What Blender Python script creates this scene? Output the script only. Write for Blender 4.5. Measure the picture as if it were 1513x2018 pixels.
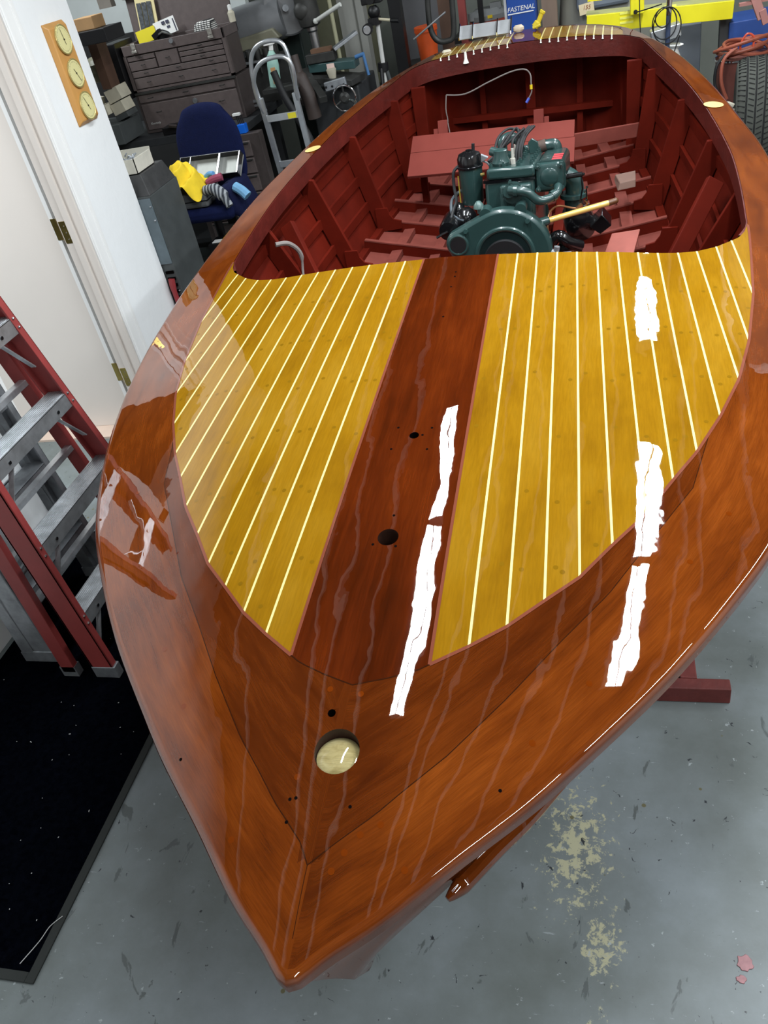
import bpy, bmesh, math, random
from mathutils import Vector, Matrix
random.seed(7)
for o in list(bpy.data.objects): bpy.data.objects.remove(o)
SC = bpy.context.scene
COL = SC.collection
# ------------------------------------------------------------------ camera
cd = bpy.data.cameras.new('camera'); cam = bpy.data.objects.new('camera', cd); COL.objects.link(cam)
cd.sensor_fit = 'AUTO'; cd.sensor_width = 36.0; cd.lens = 36.0*1600/2018
cx, cy, cz = Vector((.963617,.194742,-.183078)), Vector((.024866,.616666,.786832)), Vector((.266127,-.762757,.589387))
cam.matrix_world = Matrix(((cx.x,cy.x,cz.x,0),(cx.y,cy.y,cz.y,0),(cx.z,cy.z,cz.z,2.0),(0,0,0,1)))
cd.clip_start = .02; cd.clip_end = 60
SC.camera = cam
# ------------------------------------------------------------------ world, exposure
wd = bpy.data.worlds.new('world'); SC.world = wd; wd.use_nodes = True
wd.node_tree.nodes['Background'].inputs[0].default_value = (.8,.87,1,1)
wd.node_tree.nodes['Background'].inputs[1].default_value = .05
SC.view_settings.view_transform = 'Standard'; SC.view_settings.look = 'None'
SC.view_settings.gamma = 1; SC.view_settings.use_curve_mapping = False
SC.view_settings.exposure = 0.0
# ------------------------------------------------------------------ fluorescent strips (area lights under modelled fixtures; those off the mirrored rows are added)
TUBE = (.90,.96,1.0)
POWER = 33.0
#          x      y0     y1    z
FIX = [(-.70, 1.40, 2.55, 3.0), (-.70, 2.61, 3.46, 3.0),
       (.565, 1.37, 2.28, 3.0), (.565, 2.34, 3.22, 3.0), (.565, 4.10, 4.78, 3.0), (.565, 5.02, 6.2, 3.0),
       (1.9, -.6, .6, 3.0), (1.9, .8, 2.0, 3.0), (1.9, 2.2, 3.4, 3.0), (.2, -1.9, -.7, 3.0),
       (-3.5, 1.2, 2.4, 3.0), (-3.3, 4.25, 5.1, 3.0)]  # unseen, added: one brightens the door leaf, one the back-left wall
for (x, y0, y1, z) in FIX:
  for dx in (-.028, .028):
    l = bpy.data.lights.new('fluorescent_tube_light', 'AREA'); l.shape = 'RECTANGLE'
    l.size = .048; l.size_y = y1-y0; l.energy = POWER*(y1-y0)*.5*(2.6 if x < -3 and y0 < 3 else 1.6 if x < -3 else 1); l.color = TUBE
    o = bpy.data.objects.new('fluorescent_tube_light', l); COL.objects.link(o); o.location = (x+dx, (y0+y1)/2, z-.012)

# ------------------------------------------------------------------ materials
def nt(name):
    m = bpy.data.materials.new(name); m.use_nodes = True
    t = m.node_tree; b = t.nodes['Principled BSDF']; return m, t, b
def N(t, typ, **kw):
    n = t.nodes.new(typ)
    for k, v in kw.items():
        if k in n.inputs.keys(): n.inputs[k].default_value = v
        else: setattr(n, k, v)
    return n
def ramp(t, stops, interp='LINEAR'):
    n = t.nodes.new('ShaderNodeValToRGB'); e = n.color_ramp.elements; n.color_ramp.interpolation = interp
    while len(e) < len(stops): e.new(.5)
    for i, (p, c) in enumerate(stops):
        e[i].position = p; e[i].color = (c[0], c[1], c[2], 1)
    return n
def srgb(r, g, b):
    f = lambda c: (c/255/12.92) if c/255 <= .04045 else ((c/255+.055)/1.055)**2.4
    return (f(r), f(g), f(b))
_mc = {}
def pm(name, col, rough=.5, metal=0., var=.15, scale=9., bump=0., coat=0., stretch=None, spec=.5):
    if name in _mc: return _mc[name]
    m, t, b = nt(name); L = t.links.new
    tc = N(t, 'ShaderNodeTexCoord'); mp = N(t, 'ShaderNodeMapping')
    if stretch: mp.inputs['Scale'].default_value = stretch
    L(tc.outputs['Object'], mp.inputs['Vector'])
    no = N(t, 'ShaderNodeTexNoise', Scale=scale, Detail=5., Roughness=.6); L(mp.outputs[0], no.inputs['Vector'])
    d = tuple(c*(1-var) for c in col); h = tuple(min(1, c*(1+var)) for c in col)
    r = ramp(t, [(.3, d), (.7, h)]); L(no.outputs['Fac'], r.inputs[0]); L(r.outputs[0], b.inputs['Base Color'])
    b.inputs['Roughness'].default_value = rough; b.inputs['Metallic'].default_value = metal
    b.inputs['Specular IOR Level'].default_value = spec
    if coat: b.inputs['Coat Weight'].default_value = coat; b.inputs['Coat Roughness'].default_value = .03
    if bump:
        bp = N(t, 'ShaderNodeBump', Strength=bump, Distance=.004); n2 = N(t, 'ShaderNodeTexNoise', Scale=scale*6, Detail=4.)
        L(mp.outputs[0], n2.inputs['Vector']); L(n2.outputs['Fac'], bp.inputs['Height']); L(bp.outputs[0], b.inputs['Normal'])
    _mc[name] = m; return m
def varnish(name, stops, fine=.35, ripple=1.0, block=None, gscale=(2.2, 26, 1), rough=.45):
    "varnished wood: grain runs along attribute 'grain'.x"
    m, t, b = nt(name); L = t.links.new
    at = N(t, 'ShaderNodeAttribute', attribute_name='grain')
    mp = N(t, 'ShaderNodeMapping'); mp.inputs['Scale'].default_value = gscale; L(at.outputs['Vector'], mp.inputs['Vector'])
    n1 = N(t, 'ShaderNodeTexNoise', Scale=1.0, Detail=6., Roughness=.62, Distortion=.6); L(mp.outputs[0], n1.inputs['Vector'])
    mp2 = N(t, 'ShaderNodeMapping'); mp2.inputs['Scale'].default_value = (22, 420, 1); L(at.outputs['Vector'], mp2.inputs['Vector'])
    n2 = N(t, 'ShaderNodeTexNoise', Scale=1.0, Detail=3., Roughness=.6); L(mp2.outputs[0], n2.inputs['Vector'])
    n3 = N(t, 'ShaderNodeTexNoise', Scale=3.2, Detail=3., Roughness=.55); L(at.outputs['Vector'], n3.inputs['Vector'])
    r = ramp(t, stops); 
    a1 = N(t, 'ShaderNodeMath', operation='MULTIPLY_ADD'); a1.inputs[1].default_value = .55
    L(n1.outputs['Fac'], a1.inputs[0])
    s3 = N(t, 'ShaderNodeMath', operation='MULTIPLY'); s3.inputs[1].default_value = .45; L(n3.outputs['Fac'], s3.inputs[0]); L(s3.outputs[0], a1.inputs[2])
    L(a1.outputs[0], r.inputs[0])
    mx = N(t, 'ShaderNodeMix', data_type='RGBA', blend_type='MULTIPLY')
    r2 = ramp(t, [(.35, (1-fine,)*3), (.62, (1,1,1))]); L(n2.outputs['Fac'], r2.inputs[0])
    mx.inputs[0].default_value = 1.0; L(r.outputs[0], mx.inputs[6]); L(r2.outputs[0], mx.inputs[7])
    last = mx.outputs[2]
    if block:       # a separate, darker piece of timber marked by the 'block' attribute
        ab = N(t, 'ShaderNodeAttribute', attribute_name='block'); gt = N(t, 'ShaderNodeMath', operation='GREATER_THAN'); gt.inputs[1].default_value = 0.0; L(ab.outputs['Fac'], gt.inputs[0])
        bm_ = N(t, 'ShaderNodeMix', data_type='RGBA', blend_type='MULTIPLY'); L(gt.outputs[0], bm_.inputs[0]); L(last, bm_.inputs[6]); bm_.inputs[7].default_value = (*block, 1); last = bm_.outputs[2]
    L(last, b.inputs['Base Color'])
    b.inputs['Roughness'].default_value = 1.0; b.inputs['Specular IOR Level'].default_value = 0.0
    b.inputs['Coat Weight'].default_value = 1.0; b.inputs['Coat Roughness'].default_value = .012; b.inputs['Coat IOR'].default_value = 1.9
    tc = N(t, 'ShaderNodeTexCoord')
    mp3 = N(t, 'ShaderNodeMapping'); mp3.inputs['Scale'].default_value = (9, 5, 5); L(tc.outputs['Object'], mp3.inputs['Vector'])
    n4 = N(t, 'ShaderNodeTexNoise', Scale=1.0, Detail=1.5, Roughness=.4); L(mp3.outputs[0], n4.inputs['Vector'])
    n5 = N(t, 'ShaderNodeTexNoise', Scale=34.0, Detail=1.0, Roughness=.4); L(tc.outputs['Object'], n5.inputs['Vector'])
    ad = N(t, 'ShaderNodeMath', operation='MULTIPLY_ADD'); ad.inputs[1].default_value = .045; L(n5.outputs['Fac'], ad.inputs[0]); L(n4.outputs['Fac'], ad.inputs[2])
    bp = N(t, 'ShaderNodeBump', Strength=1.0, Distance=.0017*ripple); L(ad.outputs[0], bp.inputs['Height']); L(bp.outputs[0], b.inputs['Coat Normal'])
    return m

MAHOG = varnish('varnished_mahogany', [(.32, srgb(78,31,6)), (.5, srgb(104,47,11)), (.68, srgb(124,61,17))], fine=.22, gscale=(4.5, 22, 1))
MAHOG_DECK = varnish('varnished_mahogany_deck', [(.32, srgb(78,31,6)), (.5, srgb(106,48,11)), (.68, srgb(128,63,18))], fine=.22, gscale=(4.5, 22, 1), block=(.66,.60,.62))
MAHOG_DARK = varnish('varnished_dark_mahogany', [(.30, srgb(52,17,3)), (.5, srgb(80,28,5)), (.72, srgb(102,40,8))], fine=.2)
BLOND = varnish('varnished_blond_wood', [(.28, srgb(114,76,8)), (.5, srgb(142,101,14)), (.74, srgb(156,117,30))], fine=.12, gscale=(2.0, 14, 1))
flat = lambda n, c: varnish(n, [(.3, tuple(x*.92 for x in c)), (.7, tuple(x*1.08 for x in c))], fine=.05)
SEAM = flat('cream_seam_compound', srgb(234,222,146))
PINKSEAM = flat('rose_brown_inlay', srgb(122,66,50))
JOINT = flat('dark_joint_line', srgb(46,22,10))
BUNG = flat('wood_bung', srgb(124,90,14))
BUNGM = flat('mahogany_bung', srgb(106,44,5))
OXRED = pm('oxide_red_paint', srgb(86,20,9), .65, var=.22, scale=5, bump=.15, spec=.08)
OXLIGHT = pm('faded_red_paint', srgb(116,54,47), .7, var=.08, scale=6, spec=.08)
OXTOP = pm('dusty_lit_red', srgb(118,60,52), .7, var=.16, scale=9, spec=.08)  # lighter red: dust plus the light on upward faces, put into the colour
CARLIN = pm('dark_varnished_red_beam', srgb(84,26,20), .42, var=.3, scale=11, bump=.3, coat=.12)
BLACK = pm('black_hole', (.004,.003,.003), .9, var=0, spec=0)
ENG = pm('engine_green_enamel', srgb(42,66,64), .3, var=.1, scale=7, coat=.35)
BLK = pm('gloss_black_enamel', srgb(16,16,18), .2, var=.1, coat=.5)
RUB = pm('black_rubber', srgb(18,18,20), .6, var=.2)
STEEL = pm('bare_steel', (.55,.56,.57), .3, 1.0, var=.15, scale=20)
ALU = pm('ladder_aluminium', (.56,.58,.60), .38, .85, var=.25, scale=16, bump=.1)
ALUD = pm('worn_aluminium', (.34,.36,.38), .45, .7, var=.3, scale=14)
CHROME = pm('chrome', (.8,.8,.82), .12, 1.0, var=.03)
BRASS = pm('brass', (.50,.37,.12), .3, 1.0, var=.2, scale=20)
LADRED = pm('red_fibreglass', srgb(140,56,54), .5, var=.14, scale=9, bump=.1)
WHITE = None
# ------------------------------------------------------------------ mesh helpers
class M:
    def __init__(s): s.bm = bmesh.new(); s.mi = 0
    def _tag(s, fs):
        for f in fs: f.material_index = s.mi
    def quad(s, *ps):
        v = [s.bm.verts.new(p) for p in ps]; f = s.bm.faces.new(v); f.material_index = s.mi; return s
    def hexa(s, p):
        v = [s.bm.verts.new(q) for q in p]
        fs = [s.bm.faces.new([v[i] for i in f]) for f in ((3,2,1,0),(4,5,6,7),(0,1,5,4),(1,2,6,5),(2,3,7,6),(3,0,4,7))]
        s._tag(fs); return s
    def bx(s, x0, x1, y0, y1, z0, z1):
        return s.hexa([(x0,y0,z0),(x1,y0,z0),(x1,y1,z0),(x0,y1,z0),(x0,y0,z1),(x1,y0,z1),(x1,y1,z1),(x0,y1,z1)])
    def rbox(s, c, size, R):
        h = [Vector((a*size[0]/2, b*size[1]/2, d*size[2]/2)) for a, b, d in ((-1,-1,-1),(1,-1,-1),(1,1,-1),(-1,1,-1),(-1,-1,1),(1,-1,1),(1,1,1),(-1,1,1))]
        return s.hexa([Vector(c)+R @ q for q in h])
    def bar(s, a, b, wdt, thk, up=(0,0,1)):
        "rectangular bar a->b, wdt sideways, thk along up"
        a, b = Vector(a), Vector(b); d = (b-a).normalized(); u = Vector(up); sd = d.cross(u).normalized(); u = sd.cross(d).normalized()
        q = []
        for e in (a, b):
            q.append([e-sd*wdt/2-u*thk/2, e+sd*wdt/2-u*thk/2, e+sd*wdt/2+u*thk/2, e-sd*wdt/2+u*thk/2])
        return s.hexa(q[0]+q[1])
    def ring(s, c, x, y, rx, ry, n):
        return [s.bm.verts.new(c + x*math.cos(2*math.pi*i/n)*rx + y*math.sin(2*math.pi*i/n)*ry) for i in range(n)]
    def skin(s, rings, close=False, caps=True):
        fs = []
        n = len(rings[0])
        for a, b in zip(rings, rings[1:] + ([rings[0]] if close else [])):
            for i in range(n): fs.append(s.bm.faces.new((a[i], a[(i+1) % n], b[(i+1) % n], b[i])))
        if caps and not close:
            fs.append(s.bm.faces.new(rings[0][::-1])); fs.append(s.bm.faces.new(rings[-1]))
        s._tag(fs); return s
    def tube(s, pts, r, n=10, close=False, caps=True, smooth=0):
        pts = [Vector(p) for p in pts]
        if smooth: pts = crom(pts, smooth, close)
        R = r if isinstance(r, (list, tuple)) else [r]*len(pts)
        if isinstance(r, (list, tuple)) and len(r) != len(pts):
            R = [r[min(len(r)-1, int(i*len(r)/len(pts)))] for i in range(len(pts))]
        rings = []; prev = None
        for i, p in enumerate(pts):
            a = pts[i-1] if (i or close) else p; b = pts[(i+1) % len(pts)] if (i < len(pts)-1 or close) else p
            d = (b-a).normalized() if (b-a).length > 1e-9 else Vector((0,0,1))
            if prev is None: x = d.orthogonal().normalized()
            else:
                x = prev - d*prev.dot(d); x = x.normalized() if x.length > 1e-6 else d.orthogonal().normalized()
            prev = x; y = d.cross(x)
            rings.append(s.ring(p, x, y, R[i], R[i], n))
        return s.skin(rings, close, caps)
    def lathe(s, prof, c=(0,0,0), axis=(0,0,1), n=24, caps=True):
        "prof: list of (radius, height along axis)"
        ax = Vector(axis).normalized(); x = ax.orthogonal().normalized(); y = ax.cross(x); c = Vector(c)
        rings = [s.ring(c+ax*h, x, y, max(r, 1e-4), max(r, 1e-4), n) for r, h in prof]
        return s.skin(rings, False, caps)
    def cyl(s, a, b, r, n=16, r2=None):
        a, b = Vector(a), Vector(b); L = (b-a).length
        return s.lathe([(r, 0), (r if r2 is None else r2, L)], a, b-a, n)
    def sph(s, c, r, n=14, sc=(1,1,1)):
        c = Vector(c); k = n//2; rings = []
        for j in range(1, k):
            ph = math.pi*j/k; rings.append([s.bm.verts.new(c+Vector((math.sin(ph)*math.cos(2*math.pi*i/n)*r*sc[0], math.sin(ph)*math.sin(2*math.pi*i/n)*r*sc[1], -math.cos(ph)*r*sc[2]))) for i in range(n)])
        return s.skin(rings)
    def prism(s, poly, d):
        "poly: list of 3D points (planar), extruded by vector d"
        d = Vector(d); a = [s.bm.verts.new(p) for p in poly]; b = [s.bm.verts.new(Vector(p)+d) for p in poly]; n = len(a)
        fs = [s.bm.faces.new(a[::-1]), s.bm.faces.new(b)] + [s.bm.faces.new((a[i], a[(i+1) % n], b[(i+1) % n], b[i])) for i in range(n)]
        s._tag(fs); return s
    def grid(s, rows):
        v = [[s.bm.verts.new(p) for p in r] for r in rows]; fs = []
        for a, b in zip(v, v[1:]):
            for i in range(len(a)-1): fs.append(s.bm.faces.new((a[i], a[i+1], b[i+1], b[i])))
        s._tag(fs); return s
def crom(P, k, close=False):
    out = []; n = len(P)
    for i in range(n if close else n-1):
        if close: p0, p1, p2, p3 = P[i-1], P[i], P[(i+1) % n], P[(i+2) % n]
        else: p0, p1, p2, p3 = P[max(i-1,0)], P[i], P[i+1], P[min(i+2,n-1)]
        for j in range(k):
            t = j/k; out.append(.5*((2*p1)+(p2-p0)*t+(2*p0-5*p1+4*p2-p3)*t*t+(-p0+3*p1-3*p2+p3)*t**3))
    if not close: out.append(P[-1])
    return out
ORG = {}
def link(o, parent):
    COL.objects.link(o)
    if parent is not None: o.parent = parent
def base_of(parent):
    v = Vector((0,0,0)); p = parent
    while p is not None: v = v + p.location; p = p.parent
    return v
def obj(name, m, mats, parent=None, smooth=True, bevel=0., angle=35, origin=None):
    me = bpy.data.meshes.new(name)
    if parent is not None:
        off = base_of(parent)
    else:
        if origin is None:
            xs = [v.co for v in m.bm.verts]
            origin = Vector((sum(v.x for v in xs)/len(xs), sum(v.y for v in xs)/len(xs), min(v.z for v in xs)))
        off = Vector(origin)
    bmesh.ops.recalc_face_normals(m.bm, faces=m.bm.faces)
    bmesh.ops.translate(m.bm, verts=m.bm.verts, vec=-off)
    m.bm.to_mesh(me); m.bm.free()
    for mt in (mats if isinstance(mats, (list, tuple)) else [mats]): me.materials.append(mt)
    o = bpy.data.objects.new(name, me); link(o, parent)
    if parent is None: o.location = off
    if bevel:
        b = o.modifiers.new('bevel', 'BEVEL'); b.width = bevel; b.segments = 2; b.limit_method = 'ANGLE'; b.angle_limit = math.radians(40)
    if smooth:
        me.shade_smooth()
        me.set_sharp_from_angle(angle=math.radians(angle))
    return o
def thing(name, label, cat, loc, group=None):
    o = bpy.data.objects.new(name, None); COL.objects.link(o); o.location = loc; o.empty_display_size = .05
    tag(o, label, cat, group); return o
def tag(o, label, cat, group=None):
    o['label'] = label; o['category'] = cat
    if group: o['group'] = group
    return o
def struct(name, m, mats, parent=None, **k):
    o = obj(name, m, mats, parent, **k)
    if parent is None: o['kind'] = 'structure'
    return o
def dup(root, delta, label=None, rotz=0):
    r = root.copy(); COL.objects.link(r); r.location = root.location + Vector(delta); r.rotation_euler = (0,0,rotz)
    if label: r['label'] = label
    for ch in list(root.children):
        c = ch.copy(); COL.objects.link(c); c.parent = r
        for g in ch.children:
            d = g.copy(); COL.objects.link(d); d.parent = c
    return r
def text(name, body, size, loc, R, mat, parent, ext=.0006, shear=0.):
    cu = bpy.data.curves.new(name, 'FONT'); cu.body = body; cu.size = size; cu.extrude = ext; cu.shear = shear; cu.align_x = 'CENTER'; cu.align_y = 'CENTER'
    o = bpy.data.objects.new(name, cu); cu.materials.append(mat); link(o, parent)
    o.location = Vector(loc) - (base_of(parent) if parent else Vector((0,0,0))); o.rotation_euler = R
    return o
# ================================================================== SETTING
def concrete():
    m, t, b = nt('painted_concrete'); L = t.links.new
    tc = N(t, 'ShaderNodeTexCoord'); V = tc.outputs['Object']
    def noise(sc, det=5., rough=.6, dist=0., scale=None):
        n = N(t, 'ShaderNodeTexNoise', Scale=sc, Detail=det, Roughness=rough, Distortion=dist)
        if scale:
            mp = N(t, 'ShaderNodeMapping'); mp.inputs['Scale'].default_value = scale; L(V, mp.inputs['Vector']); L(mp.outputs[0], n.inputs['Vector'])
        else: L(V, n.inputs['Vector'])
        return n.outputs['Fac']
    def mix(a, bcol, fac):
        x = N(t, 'ShaderNodeMix', data_type='RGBA'); L(fac, x.inputs[0]); L(a, x.inputs[6])
        if isinstance(bcol, tuple): x.inputs[7].default_value = (*bcol, 1)
        else: L(bcol, x.inputs[7])
        return x.outputs[2]
    base = ramp(t, [(.30, srgb(94,100,99)), (.5, srgb(116,124,125)), (.72, srgb(138,147,152))]); L(noise(2.6, 8, .66), base.inputs[0])
    c = base.outputs[0]
    m2 = ramp(t, [(.42, srgb(100,106,100)), (.60, srgb(128,136,140))]); L(noise(1.3, 3, .5), m2.inputs[0]); hf = N(t, 'ShaderNodeValue'); hf.outputs[0].default_value = .35; c = mix(c, m2.outputs[0], hf.outputs[0])
    # worn cream patches: an elongated scuffed area beside the bow, broken up finely
    def near(cx_, cy_, sx_, sy_):
        mp = N(t, 'ShaderNodeMapping'); mp.inputs['Location'].default_value = (-cx_/sx_, -cy_/sy_, 0); mp.inputs['Scale'].default_value = (1/sx_, 1/sy_, 0); L(V, mp.inputs['Vector'])
        ln = N(t, 'ShaderNodeVectorMath', operation='LENGTH'); L(mp.outputs[0], ln.inputs[0])
        fall = N(t, 'ShaderNodeMapRange'); fall.inputs[1].default_value = 1.0; fall.inputs[2].default_value = .0; fall.inputs[3].default_value = -.25; fall.inputs[4].default_value = .09; L(ln.outputs['Value'], fall.inputs[0]); return fall.outputs[0]
    for (cx_, cy_, sx_, sy_) in ((-.10, 1.16, .21, .42), (-.04, .92, .12, .2), (-.05, .74, .05, .10)):
        ad = N(t, 'ShaderNodeMath', operation='ADD'); L(noise(42, 9, .72, .4), ad.inputs[0]); L(near(cx_, cy_, sx_, sy_), ad.inputs[1])
        pr = ramp(t, [(.515, (0,0,0)), (.555, (1,1,1))]); L(ad.outputs[0], pr.inputs[0]); c = mix(c, srgb(172,170,142), pr.outputs[0])
    # small light flecks, dark chips and long scuffs everywhere
    f1 = ramp(t, [(.655, (0,0,0)), (.675, (1,1,1))]); L(noise(34, 5, .7), f1.inputs[0]); c = mix(c, srgb(160,168,170), f1.outputs[0])
    f2 = ramp(t, [(.30, (1,1,1)), (.32, (0,0,0))]); L(noise(38, 4, .6, .8), f2.inputs[0]); c = mix(c, srgb(46,50,54), f2.outputs[0])
    f3 = ramp(t, [(.64, (0,0,0)), (.67, (1,1,1))]); L(noise(9, 5, .6, 1.8, (1, .45, 1)), f3.inputs[0]); c = mix(c, srgb(88,94,94), f3.outputs[0])
    f4 = ramp(t, [(.66, (0,0,0)), (.69, (1,1,1))]); L(noise(60, 6, .7, .3, (.25, 1.4, 1)), f4.inputs[0]); c = mix(c, srgb(146,154,156), f4.outputs[0])
    # round brownish drips
    vo = N(t, 'ShaderNodeTexVoronoi', Scale=12.0); L(V, vo.inputs['Vector']); vr = ramp(t, [(.06, (1,1,1)), (.075, (0,0,0))]); L(vo.outputs['Distance'], vr.inputs[0])
    sel = ramp(t, [(.45, (0,0,0)), (.5, (1,1,1))]); sp = N(t, 'ShaderNodeSeparateColor'); L(vo.outputs['Color'], sp.inputs[0]); L(sp.outputs[0], sel.inputs[0])
    ml = N(t, 'ShaderNodeMath', operation='MULTIPLY'); L(vr.outputs[0], ml.inputs[0]); L(sel.outputs[0], ml.inputs[1]); c = mix(c, srgb(100,96,70), ml.outputs[0])
    L(c, b.inputs['Base Color']); b.inputs['Roughness'].default_value = .42; b.inputs['Specular IOR Level'].default_value = .4
    bp = N(t, 'ShaderNodeBump', Strength=.25, Distance=.002); L(noise(40, 5, .6), bp.inputs['Height']); L(bp.outputs[0], b.inputs['Normal'])
    return m
CONC = concrete()
WALLW = pm('white_textured_wall', srgb(238,240,240), .75, var=.015, scale=3, bump=.5)
TRIMW = pm('off_white_trim_paint', srgb(214,206,198), .35, var=.02, scale=3)
TRIMB = pm('bright_white_trim_paint', srgb(240,240,238), .35, var=.02, scale=3)
DOORP = pm('warm_white_door_paint', srgb(224,216,208), .4, var=.02, scale=2)
BROWNGAP = pm('brown_unpainted_gap', srgb(74,48,24), .8, var=.15)
BACKW = pm('grey_back_wall', srgb(128,132,124), .8, var=.12, scale=2)
CEIL = pm('dull_ceiling_board', srgb(70,58,50), .9, var=.08, scale=2)
RIGHTW = pm('pale_side_wall', srgb(190,180,172), .8, var=.06, scale=1.5)

struct('floor', M().bx(-5.2, 3.7, -3.3, 8.1, -.1, 0), CONC, smooth=False, origin=(0,0,0))
struct('ceiling', M().bx(-5.2, 3.7, -3.3, 8.1, 3.12, 3.22), CEIL, smooth=False)
XW = -2.27
DARKW = pm('unlit_side_room_tone', srgb(58,44,34), .8)  # dark wall tone stands in for the unlit room
w = M(); w.bx(-2.39, XW, -3.2, 2.42, 0, 3.12); w.bx(-2.39, XW, 3.375, 3.89, 0, 3.12); w.bx(-2.39, XW, 2.42, 3.375, 2.36, 3.12)
struct('wall_left', w, WALLW, smooth=False)
struct('wall_back', M().bx(-4.7, 3.6, 8.0, 8.1, 0, 3.12), BACKW, smooth=False)
struct('wall_right', M().bx(3.5, 3.6, -3.2, 8.0, 0, 3.12), RIGHTW, smooth=False)
struct('wall_front', M().bx(-5.0, 3.6, -3.3, -3.2, 0, 3.12), RIGHTW, smooth=False)
struct('wall_back_left', M().bx(-4.6, -2.36, 6.35, 6.42, 0, 3.12), pm('pale_bluish_wall', srgb(206,212,210), .8, var=.04), smooth=False)
struct('wall_far_left', M().bx(-4.7, -4.6, 3.9, 8.0, 0, 3.12), BACKW, smooth=False)
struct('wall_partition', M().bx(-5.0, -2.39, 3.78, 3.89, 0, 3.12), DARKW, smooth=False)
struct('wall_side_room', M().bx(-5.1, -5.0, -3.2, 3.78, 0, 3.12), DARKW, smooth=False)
# ceiling seams: thin pale battens running along the room
cs = M()
for x in (-2.0, -1.42, -1.28, -1.0, -.46, -.36, -.12, .14, .36, .78, .9, 1.2, 1.5, 2.2, 2.8): cs.bx(x-.011, x+.011, -3.2, 8.0, 3.08, 3.12)
struct('trim_3', cs, pm('pale_ceiling_batten', srgb(235,228,222), .8, var=.05), smooth=False)
od = thing('overhead_door', 'raised white sectional garage door parked under the ceiling at the right', 'garage door', (2.3, 5.7, 2.72))
for k in range(6): obj('door_section', M().bx(1.12, 3.45, 3.75+k*.62, 4.35+k*.62, 2.72, 2.76), pm('white_door_skin', srgb(236,232,228), .6, var=.03), od, smooth=False, bevel=.004)
for x in (1.08, 3.47): obj('track', M().bx(x-.02, x+.02, 3.4, 7.7, 2.70, 2.78), STEEL, od, smooth=False)
for x in (1.08, 3.47):
    for y in (3.7, 7.2): obj('hanger', M().bx(x-.01, x+.01, y-.01, y+.01, 2.78, 3.12), STEEL, od, smooth=False)
# fixtures
FIXM = pm('white_fixture_enamel', srgb(225,225,222), .4, var=.03)
for i, (x, y0, y1, z) in enumerate(FIX):
    f = thing('ceiling_light', 'white fluorescent strip fixture overhead, some mirrored in the varnish, some unseen and added for light', 'ceiling light', (x, (y0+y1)/2, z), 'fluorescent strip fixtures under the ceiling')
    obj('housing', M().hexa([(x-.03,y0,z+.0),(x+.03,y0,z+.0),(x+.03,y1,z+.0),(x-.03,y1,z+.0),(x-.05,y0,z+.07),(x+.05,y0,z+.07),(x+.05,y1,z+.07),(x-.05,y1,z+.07)]), FIXM, f, smooth=False)
    obj('hanger', M().cyl((x,(y0+y1)/2,z+.07),(x,(y0+y1)/2,3.12),.006), STEEL, f)
# doorway: jamb, stop, casing
j = M(); j.bx(-2.392, XW+.002, 3.352, 3.376, 0, 2.35); j.bx(-2.345, -2.315, 3.338, 3.353, 0, 2.35)
j.bx(-2.392, XW+.002, 2.42, 2.444, 0, 2.35); j.bx(-2.392, XW+.002, 2.444, 3.352, 2.335, 2.36)
struct('trim_1', j, TRIMW, smooth=False, bevel=.002)
c = M()
c.bx(XW, XW+.012, 3.362, 3.462, 0, 2.43); c.bx(XW, XW+.021, 3.366, 3.388, 0, 2.43); c.bx(XW, XW+.016, 3.44, 3.462, 0, 2.43)
c.bx(XW, XW+.014, 2.335, 2.435, 0, 2.43); c.bx(XW, XW+.014, 2.335, 3.462, 2.34, 2.44)
struct('trim_2', c, TRIMB, smooth=False, bevel=.003)
struct('wall_gap', M().bx(-2.52, -2.394, 3.46, 3.475, 0, 2.35), BROWNGAP, smooth=False)
dr = struct('door_1', M().bx(-3.28, -2.455, 3.42, 3.455, .012, 2.33), DOORP, smooth=False, bevel=.002)
obj('edge_band', M().bx(-2.474, -2.4535, 3.4185, 3.456, .012, 2.33), TRIMB, dr, smooth=False)
for z in (.33, 1.08, 1.83):
    h = M(); h.bx(-2.386, -2.352, 3.3495, 3.3525, z-.05, z+.05); h.bx(-2.470, -2.440, 3.4165, 3.4195, z-.05, z+.05)
    h.hexa([(-2.40,3.375,z-.05),(-2.386,3.3495,z-.05),(-2.386,3.3525,z-.05),(-2.40,3.380,z-.05),(-2.40,3.375,z+.05),(-2.386,3.3495,z+.05),(-2.386,3.3525,z+.05),(-2.40,3.380,z+.05)])
    h.hexa([(-2.403,3.375,z-.05),(-2.40,3.378,z-.05),(-2.440,3.4195,z-.05),(-2.445,3.4165,z-.05),(-2.403,3.375,z+.05),(-2.40,3.378,z+.05),(-2.440,3.4195,z+.05),(-2.445,3.4165,z+.05)])
    h.cyl((-2.401,3.374,z-.052),(-2.401,3.374,z+.052),.007,12)
    hg = obj('door_hinge', h, BRASS, dr)
    for dz in (-.03, 0, .03): obj('screw', M().sph((-2.364,3.3490,z+dz),.0035,8), CHROME, hg)
struct('trim_4', M().bx(-3.3, -2.40, 3.30, 3.50, 0, .012), pm('pinkish_threshold', srgb(206,184,168), .6, var=.05), smooth=False)

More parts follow.
